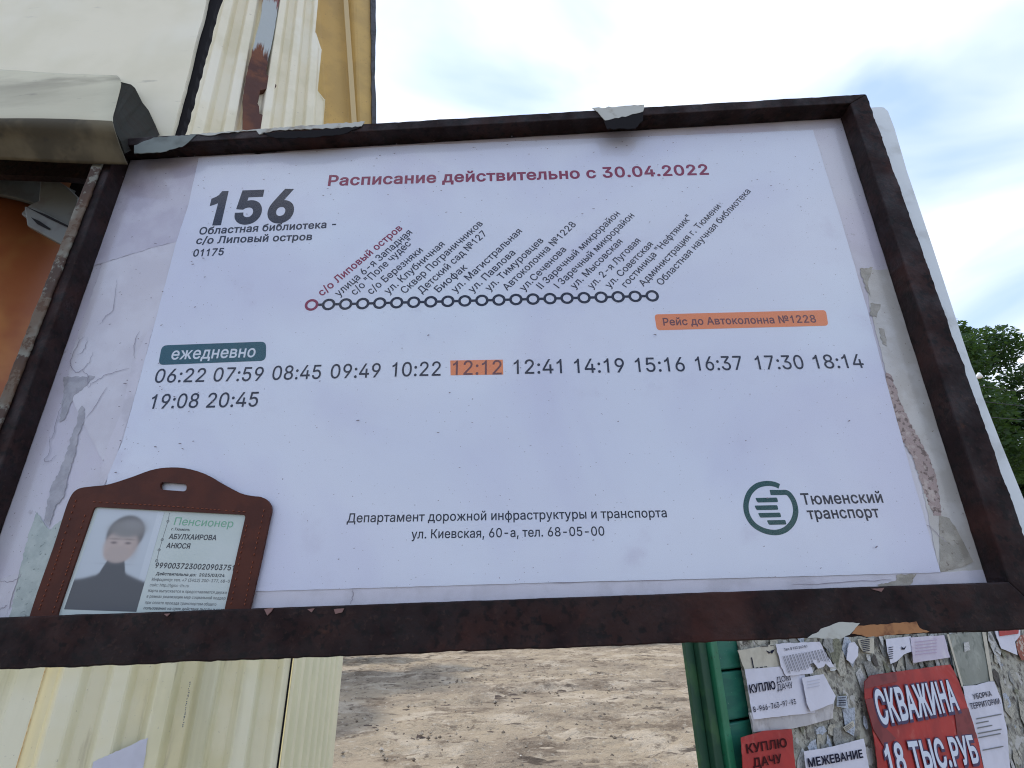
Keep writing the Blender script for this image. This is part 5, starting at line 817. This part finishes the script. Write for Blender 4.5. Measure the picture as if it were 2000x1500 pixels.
for pts in (Z4([(415, 45), (390, 60), (350, 150), (345, 190), (380, 220), (410, 200), (440, 160), (455, 120)]), Z4([(425, 50), (415, 100), (380, 130)]), Z4([(405, 210), (430, 240), (425, 285)]),
            Z4([(635, 196), (560, 215), (480, 250), (430, 290)]), Z4([(240, 530), (245, 600), (215, 645), (245, 650), (275, 620)]), Z4([(520, 290), (470, 370), (425, 440)]),
            Z4([(0, 1235), (40, 1240), (90, 1225), (105, 1200)]), Z4([(0, 1375), (20, 1365), (35, 1355)]), Z4([(660, 150), (655, 90), (680, 20)]), Z4([(330, 330), (280, 430), (260, 520), (240, 560)]),
            [(228, 345 + 200), (222, 600), (205, 620), (200, 632)], [(345, 480), (336, 540), (325, 590), (312, 640)], [(600, 1151), (900, 1141), (1100, 1137), (1400, 1130)],
            [(1545, 1143), (1640, 1138), (1740, 1131)], [(1790, 1010), (1822, 1035), (1850, 1060)], [(690, 1150), (688, 1165), (686, 1178)]):
    ribbon('crack', BP, [(x + random.uniform(-1.6, 1.6), y + random.uniform(-1.6, 1.6)) for x, y in smooth_line(pts, 5)], .00036, .00065, crack, slab, taper=True)
# clear cover
V = []; Fc = []
for k in range(260):
    px_, py_ = (random.uniform(230, 1750), random.uniform(262, 1150)) if k % 4 == 0 else ((random.uniform(300, 1650), random.uniform(270, 430)) if k % 2 else (random.uniform(200, 420), random.uniform(320, 900)))
    c = UV((px_, py_), 0); r_ = random.uniform(.00015, .00042) * (1.2 if k % 17 == 0 else 1); a_ = random.uniform(-.3, .5); s_ = len(V); el_ = random.uniform(1, 3)
    if (c - UV((950, 700), 0)).length > .33: continue
    for i in range(6):
        t_ = i * 1.047; x_, y_ = r_ * el_ * math.cos(t_) * random.uniform(.6, 1.2), r_ * math.sin(t_) * random.uniform(.6, 1.2)
        V.append(BP.w(c.x + x_ * math.cos(a_) - y_ * math.sin(a_), c.y + x_ * math.sin(a_) + y_ * math.cos(a_), .0022))
    Fc.append(tuple(range(s_, s_ + 6)))
o = add('dirt_specks', V, Fc, M('dirt_speck', (.22, .20, .24), .9).m, board); o['kind'] = 'stuff'
cs = plate('cover_sheet', BP, [tuple(UV(p, 0)) for p in ((238, 302), (1655, 220), (1945, 1152), (-80, 1222))], .0016, .0021, cov, board, px=False)

# ---- the poster
poster = empty('timetable_poster', BP.at(1000, 1135, .0006), 'white printed timetable for bus 156 inside the dark steel frame', 'poster')
hP = .0008
plate('paper', BP, [(388, 308), (800, 284), (1588, 254), (1640, 420), (1692, 597), (1735, 760), (1786, 945), (1837, 1118), (1400, 1130), (1100, 1137), (500, 1155), (160, 1168), (212, 925), (240, 859), (300, 640), (345, 470), (368, 400)], .0006, hP, paper, poster, jag=.35, step=12)
hT = hP + .00008
T = lambda s, a, b, cap, m=ink, **k: text(s, BP, a, b, cap, hT, m, poster, **k)
T('Расписание действительно с 30.04.2022', (640, 362.5), (1385, 340.5), 20.5, ink_red, bold=22, name='title', label='crimson bold title line')
T('156', (401, 437), (571, 430.5), 66, ink, bold=34, name='route_number', label='very large bold route number')
T('Областная библиотека -', (388, 458), (656, 444), 14.5, ink_thin, bold=20)
T('с/о Липовый остров', (382, 476.5), (609, 468.5), 14.5, ink_thin, bold=20)
T('01175', (376, 501), (436, 498), 14.5, ink_thin, bold=20)
stops = [('с/о Липовый остров', 629, 578.5, 787, 446.5), ('улица 6-я Западная', 662, 580, 806, 455), ('с/о "Поле чудес"', 693.5, 577, 809, 472), ('с/о Березняки', 725, 575.5, 827, 490),
         ('ул. Клубничная', 758.6, 575.5, 869.6, 478), ('Сквер Пограничников', 791, 574, 944, 437.5), ('Детский сад №127', 824, 574, 952, 457), ('Биофак', 857, 571.6, 914, 523),
         ('ул. Магистральная', 890, 572.5, 1020.5, 452.5), ('ул. Павлова', 923, 572.5, 1007.6, 494.5), ('ул. Тимуровцев', 956, 569.5, 1062.5, 470.5), ('Автоколонна №1228', 990.5, 568, 1126, 439),
         ('ул.Сеченова', 1023.5, 569.5, 1106.8, 488), ('II Заречный микрорайон', 1057.8, 565, 1211.8, 418), ('I Заречный микрорайон', 1091.7, 563.5, 1239.8, 421.8), ('ул. Мысовская', 1122.5, 565, 1217, 472.5),
         ('ул. 2-я Луговая', 1156.5, 565, 1252, 470.8), ('ул. Советская', 1190.8, 563.5, 1276.5, 477.8), ('гостиница "Нефтяник"', 1223, 561.8, 1351.8, 425), ('Администрация г. Тюмени', 1257, 560, 1408.8, 404), ('Областная научная библиотека', 1292, 558, 1467, 374)]
for k, (s, a, b, c, d) in enumerate(stops):
    o = T(s, (a, b), (c, d), 14.0, ink_red if k == 0 else ink_thin, bold=16 if k == 0 else 9, name='stop_name')
    if k == 0: o['label'] = 'crimson name of the first stop'
def ring(cx, cy, r, w, mat, name, parent, n=40):
    c = Vector(BP.uv(BP.at(cx, cy, hT))); m = (BP.at(cx + 1, cy, hT) - BP.at(cx, cy, hT)).length; V = []; Fc = []
    for i in range(n):
        t = 2 * math.pi * i / n
        for q in (r, r - w): V.append(BP.w(c.x + q * m * math.cos(t), c.y + q * m * math.sin(t), hT + .00003))
    for i in range(n): a = 2 * i; b = 2 * ((i + 1) % n); Fc.append((a, b, b + 1, a + 1))
    return add(name, V, Fc[:], mat, parent)
RC = [(608.5 + (1273.8 - 608.5) * k / 20, 595.5 + (577.8 - 595.5) * k / 20) for k in range(21)]
for k, (x, y) in enumerate(RC):
    o = ring(x, y, 13.2, 5.2, ink_red if k == 0 else ink, 'stop_ring', poster)
    if k == 0: o['label'] = 'crimson ring at the start of the line'
    if k < 20:
        x2, y2 = RC[k + 1]; ribbon('route_link', BP, [(x + 10.5, y - .3), (x2 - 10.5, y2 + .3)], .0018, hT, ink, poster)
plate('daily_badge', BP, rounded([(316, 674.5), (520, 667), (519, 704.5), (309, 713)], 11), hT - .00004, hT, ink_teal, poster)
text('ежедневно', BP, (333, 702), (497.5, 697), 23.5, hT + .00008, ink_white, poster, bold=12)
plate('flight_badge', BP, rounded([(1278, 614), (1613, 605.5), (1618, 636), (1283, 645)], 7), hT - .00004, hT, ink_orange, poster)
text('Рейс до Автоколонна №1228', BP, (1296, 635.5), (1595, 629.5), 15, hT + .00008, ink_brown, poster, bold=14)
plate('time_highlight', BP, [(879.5, 704), (982, 702.3), (983, 731.5), (880, 733)], hT - .00004, hT, ink_orange, poster)
times = [('06:22', 300, 747.4, 398, 745.6), ('07:59', 414.6, 745, 511.5, 743.5), ('08:45', 530, 742, 625.5, 739.6), ('09:49', 644.4, 739, 742, 736.6), ('10:22', 765, 735.4, 860.4, 733.4), ('12:12', 884, 732.3, 980, 731), ('12:41', 1003.5, 730.2, 1098, 728.7),
         ('14:19', 1122.5, 728.3, 1220.5, 727), ('15:16', 1242, 726.2, 1339, 724.8), ('16:37', 1360.5, 723.6, 1452, 722), ('17:30', 1478, 721.5, 1572, 720.3), ('18:14', 1592, 719.6, 1689, 718), ('19:08', 291.5, 798.4, 385, 796), ('20:45', 402, 796, 502, 793.6)]
for s, a, b, c, d in times: text(s, BP, (a, b), (c, d), 28 if b < 760 else 29.5, hT + .00008, ink_thin if s != '12:12' else ink_brown, poster, bold=5, name='departure_time')
T('Департамент дорожной инфраструктуры и транспорта', (677, 1020.5), (1303, 1010), 18, ink, bold=9)
T('ул. Киевская, 60-а, тел. 68-05-00', (803, 1052), (1181, 1045.8), 18, ink, bold=9)
logo = empty('operator_logo', (0, 0, 0), None, None)
logo.parent = poster; logo.location = (0, 0, 0)
Z7 = lambda pts: [(1400 + x / 3.571, 900 + y / 3.571) for x, y in pts]
ribbon('logo_ring', BP, smooth_line(Z7([(436, 178), (400, 163), (345, 158), (280, 175), (228, 225), (204, 300), (213, 375), (255, 442), (325, 485), (405, 500), (475, 482), (528, 430), (550, 360), (541, 295), (515, 245), (487, 222), (440, 221), (372, 221)]), 8), .00275, hT, ink_green, logo)
for (a, b, y) in ((268, 424, 272), (262, 426, 325), (287, 446, 377), (348, 482, 428)):
    plate('logo_bar', BP, rounded(Z7([(a, y - 13), (b - 4, y - 16), (b + 4, y + 16), (a + 16, y + 19)]), 2.4, 3), hT, hT + .00003, ink_green, logo)
text('Тюменский', BP, (1567.5, 985.4), (1726, 981.2), 23, hT, ink, logo, bold=15)
text('транспорт', BP, (1579, 1013.6), (1719.5, 1010), 23, hT, ink, logo, bold=15)
logo['label'] = 'round dark green emblem with the operator name beside it'

# ================================================================== PASS IN ITS LEATHER HOLDER
holder = empty('pass_holder', BP.at(290, 1200, .003), 'brown leather pass holder with hanging slot, tucked in the frame corner', 'pass holder')
Q = lambda pts: [(x / 3.3333, 850 + y / 3.3333) for x, y in pts]
outl = Q([(190, 1185), (240, 1030), (350, 720), (420, 500), (445, 430), (475, 375), (520, 345), (600, 333), (680, 325), (750, 308), (870, 268), (980, 228), (1080, 211), (1200, 214), (1330, 250), (1450, 318), (1560, 375), (1640, 395), (1700, 402), (1745, 430), (1766, 480), (1750, 560), (1700, 800), (1622, 1140), (1605, 1215)])
outl = smooth_line(outl, 3) + Q([(1600, 1260), (170, 1262), (178, 1222)])
win = rounded(Q([(612, 466), (1600, 518), (1458, 1150), (1448, 1182), (368, 1182), (378, 1145)]), 7, 4)
slot = rounded([(313, 941), (365, 945), (364, 960), (312, 956)], 7.4, 4)
hL0, hL1 = .0023, .0041
def with_holes(name, pl, outer, holes, h0, h1, mat, parent, bevel):
    loops = [[Vector(pl.uv(pl.at(x, y, h1))) for x, y in l] for l in [outer] + holes]
    sc_ = 1000.0; pts = []; ed = []
    for l in loops:
        s = len(pts); pts += [v * sc_ for v in l]; ed += [(s + i, s + (i + 1) % len(l)) for i in range(len(l))]
    v2, e, f, *_ = delaunay_2d_cdt(pts, ed, [], 0, 1e-5)
    def inside(c, l):
        w = False
        for i in range(len(l)):
            a, b = l[i - 1] * sc_, l[i] * sc_
            if (a.y > c.y) != (b.y > c.y) and c.x < (b.x - a.x) * (c.y - a.y) / (b.y - a.y) + a.x: w = not w
        return w
    T_ = []
    for t in f:
        c = sum((v2[i] for i in t), Vector((0, 0))) / 3
        if inside(c, loops[0]) and not any(inside(c, l) for l in loops[1:]):
            a_, b_, c_ = (v2[i] for i in t); T_.append(tuple(t) if (b_ - a_).cross(c_ - a_) > 0 else tuple(reversed(t)))
    n = len(v2); Fc = T_ + [tuple(i + n for i in reversed(t)) for t in T_]; es = {(t[i], t[(i + 1) % 3]) for t in T_ for i in range(3)}
    for (p, q) in es:
        if (q, p) not in es: Fc.append((q, p, p + n, q + n))
    V = [pl.w(v.x / sc_, v.y / sc_, h1) for v in v2] + [pl.w(v.x / sc_, v.y / sc_, h0) for v in v2]
    if pl.x.cross(pl.z).dot(pl.n) < 0: Fc = [t[::-1] for t in Fc]
    o = add(name, V, Fc, mat, parent); bev(o, bevel, 3); return o
with_holes('leather_body', BP, outl, [win, slot], hL0, hL1, leather, holder, .0004)
def stitches(pts, step=7.5):
    P = smooth_line(pts, 10); acc = 0
    for a, b in zip(P, P[1:]):
        acc += math.dist(a, b)
        if acc >= step:
            acc = 0; d = Vector((b[0] - a[0], b[1] - a[1])).normalized() * 2.2
            w0 = BP.at(b[0] - d.x, b[1] - d.y, hL1 + .0001); w1 = BP.at(b[0] + d.x, b[1] + d.y, hL1 + .0001)
            tube('stitch', [w0, w0.lerp(w1, .5) + BP.n * .0002, w1], .00022, thread, holder, n=5)
stitches(Q([(585, 432), (800, 445), (1100, 462), (1400, 485), (1600, 500)]))
stitches(Q([(500, 405), (440, 590), (360, 840), (250, 1150)]))
stitches(Q([(560, 500), (500, 690), (420, 930), (345, 1150)]))
stitches(Q([(1725, 455), (1690, 620), (1650, 800), (1590, 1120)]))
stitches(Q([(1612, 560), (1575, 730), (1500, 1120)]))
card = empty('transit_pass', BP.at(290, 1190, .0024), 'pale plastic pensioner transit pass with portrait, inside the leather holder', 'pass card')
hC = .0030
plate('card_body', BP, Q([(570, 440), (1640, 490), (1480, 1215), (340, 1215)]), .0024, hC, card_m, card)
CT = lambda s, a, b, cap, m=card_ink, **k: text(s, BP, a, b, cap, hC + .00008, m, card, **k)
CT('Пенсионер', (339, 1025), (454, 1030), 15.5, card_green, bold=0)
CT('г.Тюмень', (334, 1035.6), (370, 1037), 5.5, bold=8, slant=.15)
CT('АБУЛХАИРОВА', (329, 1052.4), (422, 1055), 10.5, bold=16)
CT('АНЮСЯ', (324, 1070), (370, 1071.4), 10.5, bold=16)
CT('9990037230020903751', (302, 1109), (456, 1114), 11, bold=18)
CT('Действительна до:  2025/03/24', (304, 1123), (438, 1127), 6, bold=18)
CT('Инфоцентр: тел. +7 (3452) 200-377, 68-0', (296, 1134), (448, 1138), 6, card_grey, bold=6)
CT('сайт: http://tgiss-tts.ru', (292, 1145), (368, 1147), 6, card_grey, bold=0)
CT('Карта выпускается и предоставляется держа', (289, 1156), (442, 1160), 6, card_grey, bold=4)
CT('в рамках реализации мер социальной поддер', (286, 1167), (440, 1171), 6, card_grey, bold=4)
CT('при оплате проезда транспортом общего', (283, 1179), (422, 1183), 6, card_grey, bold=4)
CT('пользования на срок действия льготы и явля', (280, 1190), (437, 1193.6), 6, card_ink, bold=4)
ribbon('route_line', BP, [(331, 1002), (328, 1018), (317, 1054), (311, 1074), (306, 1095)], .0002, hC + .00006, card_grey, card)
for x, y in ((328, 1018), (317, 1054), (311, 1074), (306, 1095)):
    c = Vector(BP.uv(BP.at(x, y, hC))); V = []; n = 16
    for i in range(n):
        t = 6.2832 * i / n
        for q in (.0007, .00045): V.append(BP.w(c.x + q * math.cos(t), c.y + q * math.sin(t), hC + .0001))
    add('route_dot', V, [(2 * i, 2 * ((i + 1) % n), 2 * ((i + 1) % n) + 1, 2 * i + 1) for i in range(n)], card_grey, card)
# printed portrait: soft photographic colours on a flat grid
GW, GH = 100, 130
qd = [(193, 993.5), (321, 1000), (266, 1195), (125, 1190)]
U, Vv = np.meshgrid(np.linspace(0, 1, GW), np.linspace(0, 1, GH))
img = np.zeros((GH, GW, 3)); img[:] = (.46, .52, .58); img += (.05 * (1 - Vv) + .06 * (U > .9))[..., None]
sig = lambda d, s: 1 / (1 + np.exp(np.clip(d / s, -30, 30)))
def lay(mask, c):
    global img
    img = img * (1 - mask[..., None]) + np.array(c) * mask[..., None]
el = lambda cx, cy, rx, ry: (np.sqrt(((U - cx) / rx) ** 2 + ((Vv - cy) / ry) ** 2) - 1)
lay(sig(el(.52, .235, .275, .185), .03), (.09, .09, .095))
lay(sig(el(.50, .35, .245, .165), .05), (.46, .37, .34)); lay(sig(el(.49, .43, .19, .095), .06), (.44, .35, .32))
lay(sig(el(.53, .185, .26, .085), .12), (.19, .19, .19)); lay(.5 * sig(el(.60, .13, .16, .05), .3), (.26, .26, .27))
for ex_ in (.39, .60): lay(.8 * sig(el(ex_, .325, .042, .012), .25), (.07, .05, .06)); lay(.6 * sig(el(ex_, .288, .08, .008), .35), (.13, .11, .10))
lay(.6 * sig(el(.49, .397, .07, .012), .35), (.20, .12, .11)); lay(.15 * sig(el(.50, .36, .03, .05), .4), (.6, .5, .46)); lay(.8 * sig(el(.48, .447, .085, .009), .3), (.20, .09, .09))
lay(.35 * sig(el(.72, .37, .05, .10), .4), (.28, .22, .20))
xs_ = [0, .13, .30, .345, .36, .64, .66, .70, .85, 1]; ys_ = [.705, .685, .645, .60, .50, .495, .585, .625, .665, .70]
sh = np.interp(U, xs_, ys_); sh = (sh + np.interp(U - .02, xs_, ys_) + np.interp(U + .02, xs_, ys_)) / 3
lay(sig(sh - Vv, .007), (.034, .042, .056)); lay(sig(el(.50, .44, .165, .085), .07), (.42, .345, .32)); lay(.35 * sig(el(.5, .535, .15, .006), .5), (.07, .08, .10))
img = img * .86 + .055
V = []; cl_ = []
for j in range(GH):
    for i in range(GW):
        u, v = i / (GW - 1), j / (GH - 1)
        a = Vector(qd[0]).lerp(Vector(qd[1]), u); b = Vector(qd[3]).lerp(Vector(qd[2]), u); p = a.lerp(b, v); V.append(BP.at(p.x, p.y, hC + .00008))
Fc = [(j * GW + i, (j + 1) * GW + i, (j + 1) * GW + i + 1, j * GW + i + 1) for j in range(GH - 1) for i in range(GW - 1)]
pmx = M('printed_portrait', (.5, .5, .5), .4); at_ = pmx.n('ShaderNodeVertexColor'); at_.layer_name = 'print'; pmx.nt.links.new(at_.outputs[0], pmx.b.inputs['Base Color'])
o = add('portrait', V, Fc, pmx.m, card); ca = o.data.color_attributes.new('print', 'FLOAT_COLOR', 'POINT')
ca.data.foreach_set('color', np.concatenate([img.reshape(-1, 3), np.ones((GW * GH, 1))], 1).astype(np.float32).ravel())
o['label'] = 'small portrait photo of a person with short grey hair in a dark high-necked sweater'
